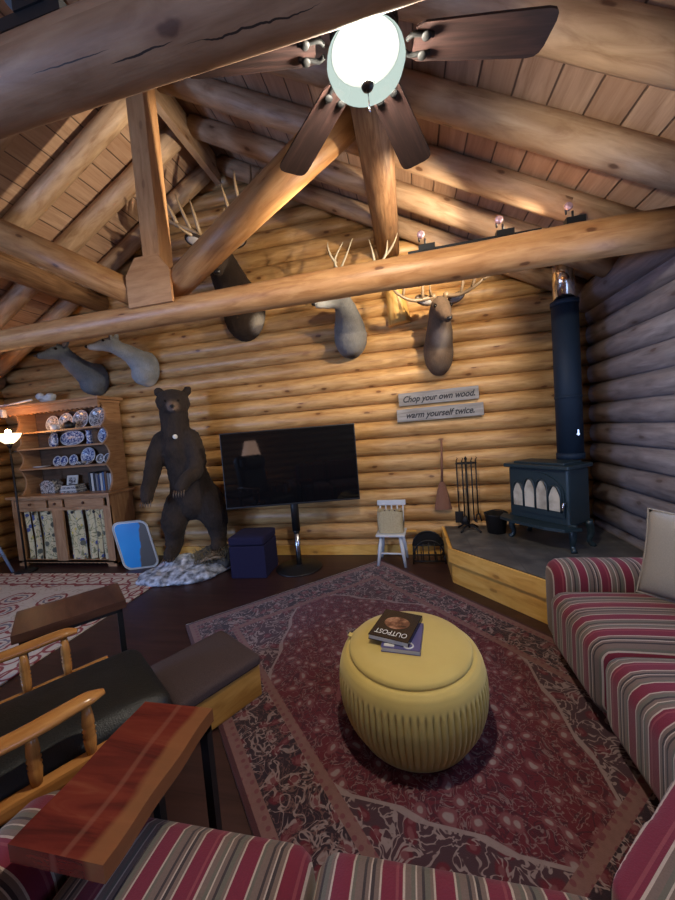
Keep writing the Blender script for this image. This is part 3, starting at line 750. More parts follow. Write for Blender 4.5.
# fire tools, bucket
tx, ty = .55, 3.80
ft = thing('fire_tool_set', 'black iron fireplace tool set standing on hearth beside the stove', 'fireplace tools', (tx, ty, HZ))
b = B(); b.tube([(tx, ty, HZ+.03), (tx, ty, HZ+.76)], .011, 8)
for a in range(4):
    d = Vector((math.cos(R(45+90*a)), math.sin(R(45+90*a)), 0)); b.tube(chain([Vector((tx, ty, HZ+.06)), Vector((tx, ty, HZ+.05))+d*.07, Vector((tx, ty, HZ+.008))+d*.14], 4), .010, 8)
for k in range(12):
    pass
b.tube([(tx-.10*math.cos(2*PI*k/14), ty-.05*math.sin(2*PI*k/14), HZ+.72) for k in range(14)], .008, 6, False, True)
b.tube([(tx, ty, HZ+.76), (tx, ty, HZ+.79)], [.018, .006], 8); obj('stand', b, 'iron', ft, True)
for i, (dx, dy) in enumerate(((-.095, -.01), (-.045, -.045), (.045, -.045), (.095, -.01))):
    x, y = tx+dx, ty+dy; b = B(); b.tube([(x, y, HZ+.17), (x, y, HZ+.75)], .0075, 8)
    b.tube([(x-.0, y, HZ+.75), (x+.012, y, HZ+.775), (x, y, HZ+.79), (x-.012, y, HZ+.775), (x, y, HZ+.75)], .005, 6)
    if i == 0: b.box((x, y, HZ+.15), (.085, .02, .12), None, .005); nm = 'shovel'
    elif i == 1: b.tube([(x, y, HZ+.17), (x, y, HZ+.09)], [.02, .045], 10); nm = 'hearth_brush'
    elif i == 2: b.tube(chain([(x, y, HZ+.17), (x+.005, y, HZ+.12), (x+.03, y, HZ+.10)], 3), .008, 8); nm = 'poker'
    else: b.tube([(x-.01, y, HZ+.18), (x-.03, y, HZ+.10)], .007, 6); b.tube([(x+.01, y, HZ+.18), (x+.03, y, HZ+.10)], .007, 6); nm = 'tongs'
    obj(nm, b, 'iron', ft, True)
bx, by = .80, 3.72
bk = thing('ash_bucket', 'black metal ash bucket on the hearth left of the stove', 'bucket', (bx, by, HZ))
b = B(); b.lathe([(.075, 0), (.085, .005), (.11, .19), (.116, .2), (.108, .2), (.08, .02)], (bx, by, HZ), 24); obj('bucket_body', b, 'iron', bk, True)
b = B(); b.tube([(bx-.112*math.cos(R(a)), by-.02, HZ+.19+.05*math.sin(R(a))) for a in range(0, 181, 15)], .005, 6); obj('bail_handle', b, 'iron', bk, True)

# ------------------------------------------------------------------ broom, signs, log rack, child's chair
br = thing('hearth_broom', 'small reddish hand broom hanging on the log wall above the log rack', 'broom', (.31, 3.955, .52))
b = B(); b.tube([(.335, 3.962, 1.32), (.31, 3.96, .80)], [.010, .014], 8); obj('handle', b, 'straw', br, True)
b = B(); b.grid(lambda u, v: Vector((.31+math.sin(2*PI*u)*lerp(.022, .092, v**.7)+.006*math.sin(40*u)*v, 3.945+math.cos(2*PI*u)*lerp(.02, .028, v), lerp(.84, .53, v))), 40, 8); obj('bristles', b, 'straw', br, True)
def sign(label, txt, x0, x1, z0, z1, tilt, tw):
    c = ((x0+x1)/2, 3.975, (z0+z1)/2)
    s_ = thing('wall_sign', label, 'sign', c, 0, 'painted wooden signs'); s_.rotation_euler = (0, tilt, 0)
    b = B(); b.box((0, 0, 0), (x1-x0, .022, z1-z0), None, .003); obj('board', b, 'sign', s_)
    text_obj('lettering', txt, .095, 'ink', s_, (0, -.0125, -.005), (PI/2, 0, 0), .35, .001, tw, .0022)
sign('upper grey board sign reading Chop your own wood,', 'Chop your own wood,', -.10, .75, 1.715, 1.855, R(-.6), .76)
sign('lower grey board sign reading warm yourself twice.', 'warm yourself twice.', -.13, .79, 1.535, 1.675, R(-.3), .72)

gx, gy = .115, 3.80
lr = thing('log_rack', 'small black arched iron log rack between white chair and hearth', 'log rack', (gx, gy, 0))
def arch_pts(y, r, z, h): return [(gx-r*math.cos(R(a)), y, z+h*math.sin(R(a))) for a in range(0, 181, 12)]
b = B(); b.tube(arch_pts(gy-.09, .155, .10, .155), .010, 8); b.tube([(gx-.165, gy-.09, .10), (gx+.165, gy-.09, .10)], .008, 8); b.tube([(gx-.165, gy-.09, .03), (gx+.165, gy-.09, .03)], .008, 8)
for k in range(5): b.tube([(gx-.12+.06*k, gy-.09, .03), (gx-.12+.06*k, gy-.09, .10+.13*math.sin(math.acos(max(-1, min(1, (-.12+.06*k)/.16)))))], .005, 6)
obj('front_arch', b, 'iron', lr, True)
b = B(); b.tube(arch_pts(gy+.09, .165, .14, .16), .010, 8); b.tube([(gx-.165, gy+.09, .14), (gx+.165, gy+.09, .14)], .008, 8); b.prism([(gx-.16*math.cos(R(a)), .14+.155*math.sin(R(a))) for a in range(0, 181, 12)], gy+.088, gy+.092, lambda a, c, h: Vector((a, h, c))); obj('back_arch', b, 'black_metal', lr, True)
for dx in (-.16, .16):
    for dy in (-.09, .09):
        b = B(); b.tube([(gx+dx, gy+dy, .14 if dy > 0 else .10), (gx+dx*1.05, gy+dy, 0)], .009, 8); obj('leg', b, 'iron', lr, True)
b = B()
for dx in (-.15, .15): b.tube([(gx+dx, gy-.09, .06), (gx+dx, gy+.09, .06)], .008, 8)
for k in range(3): b.tube([(gx-.08+.08*k, gy-.09, .035), (gx-.08+.08*k, gy+.09, .065)], .006, 6)
obj('cradle_bar', b, 'iron', lr, True)
b = B(); b.box((-.07, 3.93, .295), (.13, .02, .016)); tag(obj('kindling_stick', b, 'trim_pine', loc=(-.07, 3.93, .287)), 'short pale wood stick lying by the wall above the log rack', 'stick')
bpy.data.objects['kindling_stick'].location.z = .287

cc = thing('child_chair', 'small white painted child chair standing against the log wall', 'chair', (-.27, 3.76, 0), R(-4))
b = B(); b.box((0, 0, .335), (.31, .28, .025), None, .008); obj('seat', b, 'white_paint', cc)
for sx, sy in ((-1, -1), (1, -1), (-1, 1), (1, 1)):
    b = B(); b.tube([(sx*.10, sy*.09, .325), (sx*.125, sy*.12, .16), (sx*.145, sy*.14, 0)], [.018, .021, .013], 10); obj('leg', b, 'white_paint', cc)
b = B(); b.box((0, .145, .635), (.32, .024, .06), None, .008); obj('top_rail', b, 'white_paint', cc)
for k in range(5):
    b = B(); b.tube([(-.12+.06*k, .12, .345), (-.13+.065*k, .145, .61)], .009, 8); obj('spindle', b, 'white_paint', cc)
b = B(); b.tube([(-.125, -.12, .14), (.125, -.12, .14)], .010, 8); obj('stretcher', b, 'white_paint', cc)
bg = thing('burlap_bag', 'open burlap bag of kindling on the seat of the white child chair', 'bag', (-.27, 3.755, .348), R(-4))
b = B(); b.grid(lambda u, v: Vector((.138*math.copysign(abs(math.cos(2*PI*u))**.6, math.cos(2*PI*u))*(1+.03*math.sin(9*u+5*v)), -.01+.075*math.copysign(abs(math.sin(2*PI*u))**.6, math.sin(2*PI*u)), .003+.235*v+.01*math.sin(2*PI*u*3)*v)), 48, 8)
b.box((0, -.01, .006), (.2, .12, .008)); obj('sack', b, 'burlap', bg)
b = B()
for k in range(7): b.tube([(-.07+.022*k, -.03+.015*(k % 3), .02), (-.085+.027*k, -.02+.012*(k % 3), .225+.012*(k % 2))], .010, 7)
obj('kindling', b, 'dark_slab', bg)

# ------------------------------------------------------------------ television
tv = thing('television', 'large black flat television on a round-based pole stand', 'television', (-1.30, 3.55, 0), R(12))
b = B(); b.box((0, .018, 1.145), (1.47, .035, .835), None, .006); b.box((0, .045, 1.10), (.7, .04, .45), None, .01); obj('casing', b, 'black', tv)
b = B(); b.box((0, -.0015, 1.15), (1.45, .003, .805)); obj('screen', b, 'screen', tv)
b = B(); b.tube([(0, .07, .42), (0, .07, .95)], .045, 20); b.tube([(0, .07, .38), (0, .07, .43)], [.028, .045], 20); b.box((0, .07, 1.1), (.5, .03, .35)); obj('upper_pole', b, 'black_metal', tv)
b = B(); b.tube([(0, .07, .02), (0, .07, .40)], .030, 20); obj('lower_pole', b, 'brushed', tv)
b = B(); b.lathe([(.255, 0), (.26, .006), (.25, .016), (.06, .03), (.045, .035)], (0, .05, 0), 48); obj('base', b, 'black_metal', tv)

# ------------------------------------------------------------------ navy cube
cu = thing('storage_cube', 'dark navy fabric storage cube with lid left of the television stand', 'ottoman', (-1.785, 3.49, 0), R(3))
b = B(); b.box((0, 0, .175), (.40, .38, .35), None, .012); obj('cube_body', b, 'navy_fabric', cu)
b = B(); b.puff((0, 0, .40), (.41, .39, .095), .025, 8, .012); obj('lid', b, 'navy_fabric', cu)

# ------------------------------------------------------------------ bear
BX, BY = -2.60, 3.55
bear = thing('bear_mount', 'tall standing brown bear taxidermy on a snowy rock base', 'bear', (BX, BY, 0), R(20))
Ml = Matrix.Translation((BX, BY, 0)) @ Matrix.Rotation(R(20), 4, 'Z')
# local: -y is the way the bear faces
b = B()
def limb(pts, ctrl, seg=14, n=4):
    p = chain(pts, n); b.tube(p, radii(ctrl, len(p)), seg); b.ell(p[0], ctrl[0]*.98); b.ell(p[-1], ctrl[-1]*.98)
limb([(.06, .08, .80), (.04, .07, 1.0), (.0, .04, 1.25), (-.05, .0, 1.48), (-.04, -.03, 1.72)], [.24, .235, .20, .175, .14])
b.ell((.08, .10, .86), (.25, .23, .25)); b.ell((-.05, .01, 1.53), (.215, .17, .15))
limb([(-.04, -.02, 1.66), (-.03, -.05, 1.86)], [.155, .15])
b.ell((-.03, -.05, 1.96), (.185, .17, .155)); b.ell((-.02, -.09, 1.90), (.16, .13, .12))
limb([(.0, -.16, 1.915), (.028, -.275, 1.885)], [.085, .05])
for s_ in (-1, 1): b.ell((-.03+s_*.150, -.0+s_*.02, 2.095), (.055, .030, .058))
limb([(-.20, .0, 1.54), (-.285, -.04, 1.34), (-.33, -.10, 1.14), (-.35, -.18, 1.01), (-.35, -.22, .92)], [.115, .10, .085, .075, .068])
limb([(.10, -.02, 1.54), (.17, -.08, 1.34), (.17, -.19, 1.17), (.10, -.31, 1.10), (.05, -.35, 1.02)], [.12, .11, .09, .078, .07])
limb([(-.10, .05, .78), (-.17, .0, .58), (-.19, .04, .40), (-.21, .0, .27), (-.23, -.10, .215)], [.17, .15, .105, .09, .075])
limb([(.20, .08, .80), (.27, .05, .60), (.29, .08, .42), (.30, .04, .30), (.30, -.06, .245)], [.19, .165, .115, .095, .08])
def furry(co):
    n = mnoise.noise(co*26)*.009+mnoise.noise(co*9)*.010
    return co+Vector((n, n*.6, n*.4))
M['bear'] = fur('bear_fur', (.012, .009, .008, 1), (.058, .042, .034, 1), [((.03, -.30, 1.885), .13, (.19, .13, .095, 1))], 60)
obj('bear_body', blend(b, .018, 5, furry), 'bear', bear)
b = B(); b.ell((.040, -.325, 1.895), (.028, .020, .020)); obj('nose', b, 'nose', bear)
for s_ in (-1, 1):
    b = B(); b.ell((.005+s_*.062, -.205+s_*.018, 1.965), .013); obj('eye', b, 'eye', bear)
for px_, py_, pz_, dx in ((-.35, -.235, .875, 0), (.04, -.37, .97, 0)):
    b = B()
    for k in range(5): b.tube([(px_-.05+.025*k, py_-.015, pz_+.03), (px_-.052+.026*k, py_-.05, pz_-.01), (px_-.052+.026*k, py_-.05, pz_-.045)], [.009, .007, .002], 7)
    obj('claws', b, 'antler_dark', bear)
for px_, pz_ in ((-.23, .20), (.30, .23)):
    b = B()
    for k in range(5): b.tube([(px_-.056+.028*k, -.12, pz_), (px_-.056+.028*k, -.17, pz_-.01), (px_-.056+.028*k, -.19, pz_-.03)], [.009, .007, .002], 7)
    obj('claws', b, 'antler_dark', bear)
b = B(); b.lathe([(.026, 0), (.026, .006), (.001, .007)], (.0, -.195, 1.57), 20, (.2, -1, .15)); obj('round_tag', b, 'paper', bear)
b = B(); b.ell((0, -.05, .03), (.50, .34, .10)); b.ell((-.20, -.26, .03), (.36, .17, .06)); b.ell((.05, -.30, .03), (.30, .18, .06)); b.ell((-.13, .0, .10), (.17, .17, .10)); b.ell((-.38, -.12, .03), (.2, .16, .05))
def rocky(co):
    n = mnoise.noise(co*8)*.035+mnoise.noise(co*22)*.015
    return Vector((co.x+n*.6, co.y+n*.6, max(.0, co.z+(n if co.z > .02 else 0))))
obj('snowy_base', blend(b, .02, 3, rocky), 'plaster', bear)
b = B(); b.ell((.26, .02, .11), (.22, .20, .13)); b.ell((.38, -.08, .10), (.14, .14, .11)); b.ell((.10, .08, .09), (.18, .14, .11)); obj('rock', blend(b, .02, 2, rocky), 'rock', bear)
b = B()
for k in range(9):
    a = Vector((.18+random.uniform(0, .3), -.2+random.uniform(-.05, .15), .14+random.uniform(0, .06))); d = Vector((random.uniform(-.2, .25), random.uniform(-.15, .1), random.uniform(-.08, .10)))
    b.tube(chain([a-d*.5, a+Vector((0, 0, .02)), a+d*.5], 3), radii([.014, .016, .006], 7), 7)
obj('driftwood', b, 'drywood', bear)
b = B()
for k in range(140):
    a = Vector((random.uniform(.05, .50), random.uniform(-.25, .05), .12)); d = Vector((random.uniform(-.10, .12), random.uniform(-.12, .05), random.uniform(.06, .17)))
    b.tube([a, a+d*.5+Vector((0, 0, .02)), a+d], [.004, .0035, .001], 4, False)
g_ = obj('dry_grass', b, 'drygrass', bear); g_['kind'] = 'stuff'

# grey tray with a painted blue reflection beside the bear
tr = thing('leaning_tray', 'rounded grey tray with painted blue reflection and pale rim leaning between hutch and bear', 'tray', (-3.32, 3.56, 0), R(20))
def rrect(w, h, r, n=6):
    o = []
    for cx, cy, a0 in ((w/2-r, h-r, 0), (-w/2+r, h-r, 90), (-w/2+r, r, 180), (w/2-r, r, 270)):
        for k in range(n+1): o.append((cx+r*math.cos(R(a0+90*k/n)), cy+r*math.sin(R(a0+90*k/n))))
    return o
def lean(a, c, h): return Vector((a+c*-.22, c*.10+h, c*.97))
b = B(); b.prism(rrect(.40, .60, .09), -.008, .022, lean); obj('tray_back', b, 'tray_rim', tr)
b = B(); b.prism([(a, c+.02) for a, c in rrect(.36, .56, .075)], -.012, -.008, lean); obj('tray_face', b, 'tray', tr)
b = B(); b.tube([lean(a, c, -.006) for a, c in rrect(.40, .60, .09)], .010, 8, False, True); obj('rim', b, 'tray_rim', tr)

# ------------------------------------------------------------------ hutch
HY = 3.60
hu = thing('hutch', 'tall brown pine hutch with open plate shelves and floral curtains below', 'hutch', (-4.52, 3.78, 0))
hx0, hx1 = -5.31, -3.74
b = B(); b.box((-4.525, 3.975, .5), (1.53, .02, .88)); b.box((hx0+.02, 3.79, .48), (.04, .38, .88)); b.box((hx1-.02, 3.79, .48), (.04, .38, .88)); b.box((-4.525, 3.79, .07), (1.53, .38, .03)); b.box((-4.525, 3.79, .77), (1.53, .36, .02)); obj('carcass', b, 'hutch', hu, True)
b = B(); b.box((-4.525, 3.775, .935), (1.66, .44, .035), None, .008); obj('counter', b, 'hutch', hu, True)
b = B(); b.box((-4.525, HY+.01, .905), (1.57, .024, .03)); b.box((-4.525, HY+.01, .765), (1.57, .024, .04))
for x, w in ((hx0+.055, .11), (-4.57, .17), (hx1-.055, .11)): b.box((x, HY+.01, .41), (w, .024, .67))
b.prism([(hx0, 0), (hx0+.13, 0), (hx0+.13, .03)]+[(hx0+.14+i*.0325, .04+.012*(i % 2)) for i in range(40)]+[(hx1-.13, .03), (hx1-.13, 0), (hx1, 0), (hx1, .09), (hx0, .09)], HY, HY+.022, lambda a, c, h: Vector((a, h, c)))
obj('face_frame', b, 'hutch', hu, True)
for x0, x1 in ((-5.24, -4.72), (-4.68, -4.46), (-4.42, -3.82)):
    b = B(); b.box(((x0+x1)/2, HY-.004, .838), (x1-x0, .022, .10), None, .005); d = obj('drawer', b, 'hutch', hu, True)
    b = B(); b.ell(((x0+x1)/2, HY-.025, .838), (.018, .016, .018)); b.tube([((x0+x1)/2, HY-.02, .838), ((x0+x1)/2, HY-.005, .838)], .007, 8); obj('knob', b, 'dark_slab', d, True)
for x0, x1 in ((-5.19, -5.10), (-5.07, -4.92), (-4.93, -4.79), (-4.82, -4.66), (-4.47, -4.20), (-4.18, -4.06), (-4.05, -3.97), (-3.96, -3.86)):
    b = B(); nf = max(2, int((x1-x0)/.05)); b.grid(lambda u, v: Vector((lerp(x0, x1, u)+.010*math.sin(v*5+x0*9)*v, HY+.035+.014*math.cos(u*PI*2*nf*.5)+.012*math.sin(v*3), lerp(.74, .085, v)+.012*math.sin(u*6+x0))), 24, 10); obj('curtain', b, 'floral', hu, True)
for x in (-5.0, -4.74, -4.36, -4.02):
    b = B(); b.ell((x, HY+.022, .71), (.02, .012, .02)); obj('curtain_ring', b, 'black', hu, True)
b = B(); b.box((-4.525, HY+.055, .735), (1.36, .012, .012)); obj('curtain_rod', b, 'brass', hu, True)
# upper case: scalloped sides
UY = 3.68; ux0, ux1 = -5.24, -3.80
edge = []
lev = [.953, 1.31, 1.58, 1.80, 2.10]
for i in range(4):
    z0, z1 = lev[i], lev[i+1]
    for k in range(11):
        t = k/10; edge.append((UY+.075*math.sin(PI*t)**.8, lerp(z0, z1, t)))
side_poly = edge+[(3.985, 2.10), (3.985, .953)]
for x in (ux0, ux1-.025):
    b = B(); b.prism(side_poly, x, x+.025, lambda a, c, h: Vector((h, a, c))); obj('scalloped_side', b, 'hutch', hu, True)
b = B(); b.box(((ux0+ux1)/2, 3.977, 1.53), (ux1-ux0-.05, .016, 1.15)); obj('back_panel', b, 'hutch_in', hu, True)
for z in lev[1:4]:
    b = B(); b.box(((ux0+ux1)/2, 3.83, z-.011), (ux1-ux0-.05, .29, .022)); obj('shelf', b, 'hutch', hu, True)
b = B(); b.box(((ux0+ux1)/2, 3.82, 2.11), (ux1-ux0+.04, .33, .03)); b.box(((ux0+ux1)/2, UY-.02, 2.085), (ux1-ux0+.02, .03, .08)); b.box(((ux0+ux1)/2, 3.80, 2.145), (ux1-ux0+.12, .40, .04), None, .012)
b.prism([(ux0, 2.05)]+[(ux0+.036*i, 2.03+.016*(i % 2)) for i in range(41)]+[(ux1, 2.05)], UY-.02, UY, lambda a, c, h: Vector((a, h, c)))
obj('cornice', b, 'hutch', hu, True)

HXP = lambda x: -5.12+(x-30)*.0153
def plate(x, r, z, label, mat='china_blue', y=3.90, rx=None, group=None, lean_=.22):
    p = thing('plate', label, 'plate', (x, y, z), 0, group or 'plates standing on the hutch shelves'); p.rotation_euler = (-lean_, 0, 0)
    b = B(); rx = rx or r; prof = [(.02, 0), (.55, .0), (.62, -.008), (.92, -.018), (1.0, -.022), (1.0, -.018), (.6, .006), (.02, .007)]
    n = 28; rings = [[b.bm.verts.new((q*rx*math.cos(2*PI*j/n), h, r+q*r*math.sin(2*PI*j/n))) for j in range(n)] for q, h in prof]
    for i in range(len(prof)-1):
        for j in range(n): b.face([rings[i][j], rings[i][(j+1) % n], rings[i+1][(j+1) % n], rings[i+1][j]], None, True)
    b.face(rings[0]); b.face(rings[-1])
    m = M[mat]; obj('dish', b, m, p)
    b = B(); b.tube([(rx*1.0*math.cos(2*PI*j/n), -.02, r+r*1.0*math.sin(2*PI*j/n)) for j in range(n)], .006, 6, False, True); obj('rim', b, 'china_white', p)
    return p
z = lev[3]
plate(HXP(48), .105, z, 'grey patterned plate, leftmost on the top shelf of the hutch', 'china_grey')
plate(HXP(63), .115, z, 'grey patterned plate, second from left on the hutch top shelf', 'china_grey')
plate(HXP(79), .125, z, 'grey patterned plate behind the dark teapot on hutch top shelf', 'china_grey')
plate(HXP(97), .13, z, 'largest grey patterned plate, right part of the hutch top shelf', 'china_grey')
plate(HXP(109), .11, z, 'grey plate at the far right end of hutch top shelf', 'china_grey', 3.93, .07)
z = lev[2]
plate(HXP(47), .10, z, 'upright oval blue plate at left of hutch second shelf', 'china_blue', 3.90, .075)
plate(HXP(68), .10, z, 'wide blue and white platter on the hutch second shelf', 'china_blue', 3.90, .20)
plate(HXP(103), .105, z, 'round blue plate at right of hutch second shelf', 'china_blue')
z = lev[1]
plate(HXP(49), .068, z, 'small blue plate, leftmost on the third shelf of the hutch', 'china_blue')
plate(HXP(58), .065, z, 'small blue plate, second from left on hutch third shelf', 'china_blue', 3.88)
plate(HXP(67), .070, z, 'small blue plate just left of the large one on third shelf', 'china_blue')
plate(HXP(82), .112, z, 'large round blue plate in middle of hutch third shelf', 'china_blue', 3.91)
plate(HXP(96), .060, z, 'first of three small grey blue plates at right of third shelf', 'china_grey')
plate(HXP(104), .060, z, 'middle of three small grey blue plates at right of third shelf', 'china_grey')
plate(HXP(111), .060, z, 'last of three small grey blue plates at right of third shelf', 'china_grey', 3.90, .04)
def lathe_thing(name, label, cat, prof, loc, mat, handle=None, spout=None, group=None):
    t = thing(name, label, cat, loc, 0, group); b = B(); b.lathe(prof, (0, 0, 0), 24); obj(name.split('_')[-1]+'_body', b, mat, t)
    if handle: b = B(); b.tube(chain(handle, 4), .006, 6); obj('handle', b, mat, t)
    if spout: b = B(); p = chain(spout, 3); b.tube(p, radii([.012, .006], len(p)), 8); obj('spout', b, mat, t)
    return t
lathe_thing('milk_cup', 'small white printed cup in front of the plates on top shelf', 'cup', [(.035, 0), (.045, .01), (.055, .075), (.05, .075), (.04, .012)], (HXP(59), 3.79, lev[3]), 'china_white', [(.05, 0, .06), (.085, 0, .055), (.08, 0, .025), (.045, 0, .02)])
lathe_thing('small_teapot', 'dark round teapot in front of plate on the hutch top shelf', 'teapot', [(.03, 0), (.06, .02), (.068, .05), (.05, .085), (.02, .095), (.012, .11)], (HXP(75), 3.79, lev[3]), 'black', [(-.06, 0, .07), (-.1, 0, .06), (-.095, 0, .03), (-.06, 0, .03)], [(.055, 0, .035), (.09, 0, .06), (.105, 0, .085)])
lathe_thing('china_vase', 'tall blue china vase on the hutch second shelf', 'vase', [(.03, 0), (.04, .01), (.03, .06), (.038, .12), (.03, .16), (.042, .185), (.035, .185)], (HXP(91), 3.84, lev[2]), 'china_blue')
lathe_thing('china_jug', 'slim blue china jug beside the wide platter on second shelf', 'jug', [(.03, 0), (.042, .03), (.038, .09), (.026, .13), (.032, .16), (.028, .16)], (HXP(53.5), 3.83, lev[2]), 'china_blue', [(.03, 0, .14), (.065, 0, .12), (.06, 0, .06), (.04, 0, .05)])
lathe_thing('china_cup', 'small blue cup at the right end of hutch second shelf', 'cup', [(.025, 0), (.035, .02), (.042, .065), (.036, .065)], (HXP(109.5), 3.85, lev[2]), 'china_blue')
lathe_thing('flat_dish', 'flat white dish lying at left end of hutch third shelf', 'dish', [(.05, 0), (.09, .012), (.10, .022), (.085, .018), (.04, .006)], (HXP(39), 3.80, lev[1]), 'china_white')
lathe_thing('dark_bowl', 'dark small bowl in front of the large blue plate on third shelf', 'bowl', [(.025, 0), (.05, .02), (.065, .05), (.058, .05), (.03, .012)], (HXP(84), 3.78, lev[1]), 'china_grey')
z = .953
gb = thing('glass_box', 'pale house-shaped glass box at left on the hutch counter', 'box', (HXP(47), 3.80, z))
b = B(); b.box((0, 0, .06), (.24, .12, .12), None, .008); obj('box_body', b, 'china_grey', gb)
b = B(); b.prism([(-.13, .12), (.13, .12), (.07, .17), (.0, .185), (-.07, .17)], -.065, .065, lambda a, c, h: Vector((a, h, c))); obj('lid', b, 'china_grey', gb)
pf = thing('photo_frame', 'small white photo frame standing on books on the hutch counter', 'photo frame', (HXP(64), 3.86, z)); pf.rotation_euler = (R(-12), 0, R(8))
b = B(); b.box((0, 0, .115), (.16, .014, .21), None, .003); obj('frame', b, 'paper', pf)
b = B(); b.box((0, -.0075, .12), (.10, .002, .14)); obj('picture', b, 'china_grey', pf)
pf = thing('photo_frame', 'grey photo frame just left of the upright books on counter', 'photo frame', (HXP(84), 3.90, z)); pf.rotation_euler = (R(-12), 0, 0)
b = B(); b.box((0, 0, .12), (.15, .014, .23), None, .003); obj('frame', b, 'brushed', pf)
b = B(); b.box((0, -.0075, .12), (.10, .002, .16)); obj('picture', b, 'china_grey', pf)
def book(label, loc, size, mat, rz=0, group=None):
    t = thing('book', label, 'book', loc, rz, group); w, d, h = size
    b = B(); b.box((0, -d/2+.002, h/2), (w, .004, h)); b.box((-w/2+.0015, 0, h/2), (.003, d, h)); b.box((w/2-.0015, 0, h/2), (.003, d, h)); obj('cover', b, mat, t)
    b = B(); b.box((0, .003, h/2), (w-.006, d-.010, h-.012)); obj('pages', b, 'paper', t); return t
cols = [('black', (.02, .02, .022)), ('white', (.55, .55, .52)), ('black', (.025, .025, .03)), ('grey', (.20, .20, .22)), ('navy', (.03, .05, .14)), ('white', (.5, .5, .48)), ('blue', (.08, .16, .32)), ('brown', (.12, .06, .03)), ('grey', (.25, .24, .23)), ('white', (.48, .46, .44))]
ordn = ['leftmost', 'second', 'third', 'fourth', 'fifth', 'sixth', 'seventh', 'eighth', 'ninth', 'rightmost']
x = HXP(89.5)
for i, (cn, cv) in enumerate(cols):
    w = random.uniform(.026, .040); h = random.uniform(.21, .26); M['book%d' % i] = plain('book_cloth_%s' % cn, cv, .6)
    book('%s %s upright book in the row on the hutch counter' % (ordn[i], cn), (x+w/2, 3.86, z), (w, .17, h), 'book%d' % i, 0, 'upright books on the hutch counter'); x += w+.003
zz = z
for i, (w, h, cn) in enumerate(((.30, .028, 'bottom'), (.26, .022, 'second'), (.24, .026, 'third'), (.20, .02, 'top'))):
    t = thing('flat_book', '%s book of the small flat pile on the hutch counter' % cn, 'book', (HXP(72), 3.78, zz), R(3*i-4), 'flat books on the hutch counter')
    b = B(); b.box((0, 0, h/2), (w, .15, h), None, .002); obj('pages', b, 'paper' if i % 2 else 'china_grey', t)
    b = B(); b.box((0, 0, h-.001), (w+.004, .154, .003)); b.box((0, 0, .0015), (w+.004, .154, .003)); obj('cover', b, 'book3', t); zz += h+.001
tag_ = thing('white_ornament', 'small furry white ornament on top of the hutch', 'ornament', (-4.75, 3.80, 2.166))
b = B(); b.ell((0, 0, .06), (.10, .08, .055)); b.ell((-.07, -.03, .10), (.055, .05, .05)); b.ell((.06, .0, .09), (.06, .06, .05)); obj('ornament_body', blend(b, .012, 3, lambda c: c+Vector((1, 1, .5))*mnoise.noise(c*40)*.014), 'white_paint', tag_)
# small wall lamp bracket left of the hutch cornice
wl = thing('bracket_lamp', 'slim white swing arm bracket at the top left of the hutch', 'bracket', (-5.36, 3.70, 2.166))
b = B(); b.box((-5.25, 3.64, 2.176), (.10, .06, .02)); b.box((-5.30, 3.64, 2.10), (.05, .05, .16), None, .008); obj('bracket_body', b, 'china_white', wl, True)
b = B(); b.tube([(-5.28, 3.62, 2.17), (-4.75, 3.60, 2.205)], .012, 10); obj('arm', b, 'china_white', wl, True)

# torchiere lamp
lx, ly = -4.95, 3.42
fl = thing('floor_lamp', 'slim torchiere floor lamp with glowing white bowl left of hutch', 'floor lamp', (lx, ly, 0))
b = B(); b.lathe([(.115, 0), (.12, .012), (.09, .03), (.02, .04)], (lx, ly, 0), 28); obj('base', b, 'iron', fl, True)
b = B(); b.tube([(lx, ly, .03), (lx, ly, 1.66)], .012, 10); b.tube([(lx, ly, 1.60), (lx, ly, 1.665)], [.012, .04], 12); obj('pole', b, 'iron', fl, True)
b = B(); b.lathe([(.04, 1.66), (.075, 1.69), (.105, 1.73), (.13, 1.785), (.124, 1.785), (.10, 1.735), (.07, 1.697), (.036, 1.668)], (lx, ly, 0), 32, cap=False); sh = obj('lamp_shade', b, 'lamp_glass', fl, True)
b = B(); b.ell((lx, ly, 1.80), (.03, .03, .04)); obj('bulb', b, 'warm_bulb', sh, True)
b = B(); b.tube([(lx, ly, 1.665), (lx, ly, 1.77)], .008, 8); obj('bulb_holder', b, 'brass', sh, True)

# blue stool at the left edge
bs = thing('blue_stool', 'blue painted metal stool cut off by the left edge', 'stool', (-5.36, 3.19, 0), 0)
b = B(); b.lathe([(.01, .66), (.16, .66), (.17, .68), (.15, .70), (.01, .695)], (0, 0, 0), 28); obj('seat', b, 'blue_metal', bs)
for k in range(4):
    d = Vector((math.cos(R(45+90*k)), math.sin(R(45+90*k)), 0)); b = B(); b.tube([d*.11+Vector((0, 0, .665)), d*.30+Vector((0, 0, 0))], .016, 10); obj('leg', b, 'blue_metal', bs)
b = B(); b.tube([(math.cos(2*PI*k/20)*.229, math.sin(2*PI*k/20)*.229, .25) for k in range(20)], .009, 8, False, True); obj('foot_ring', b, 'blue_metal', bs)
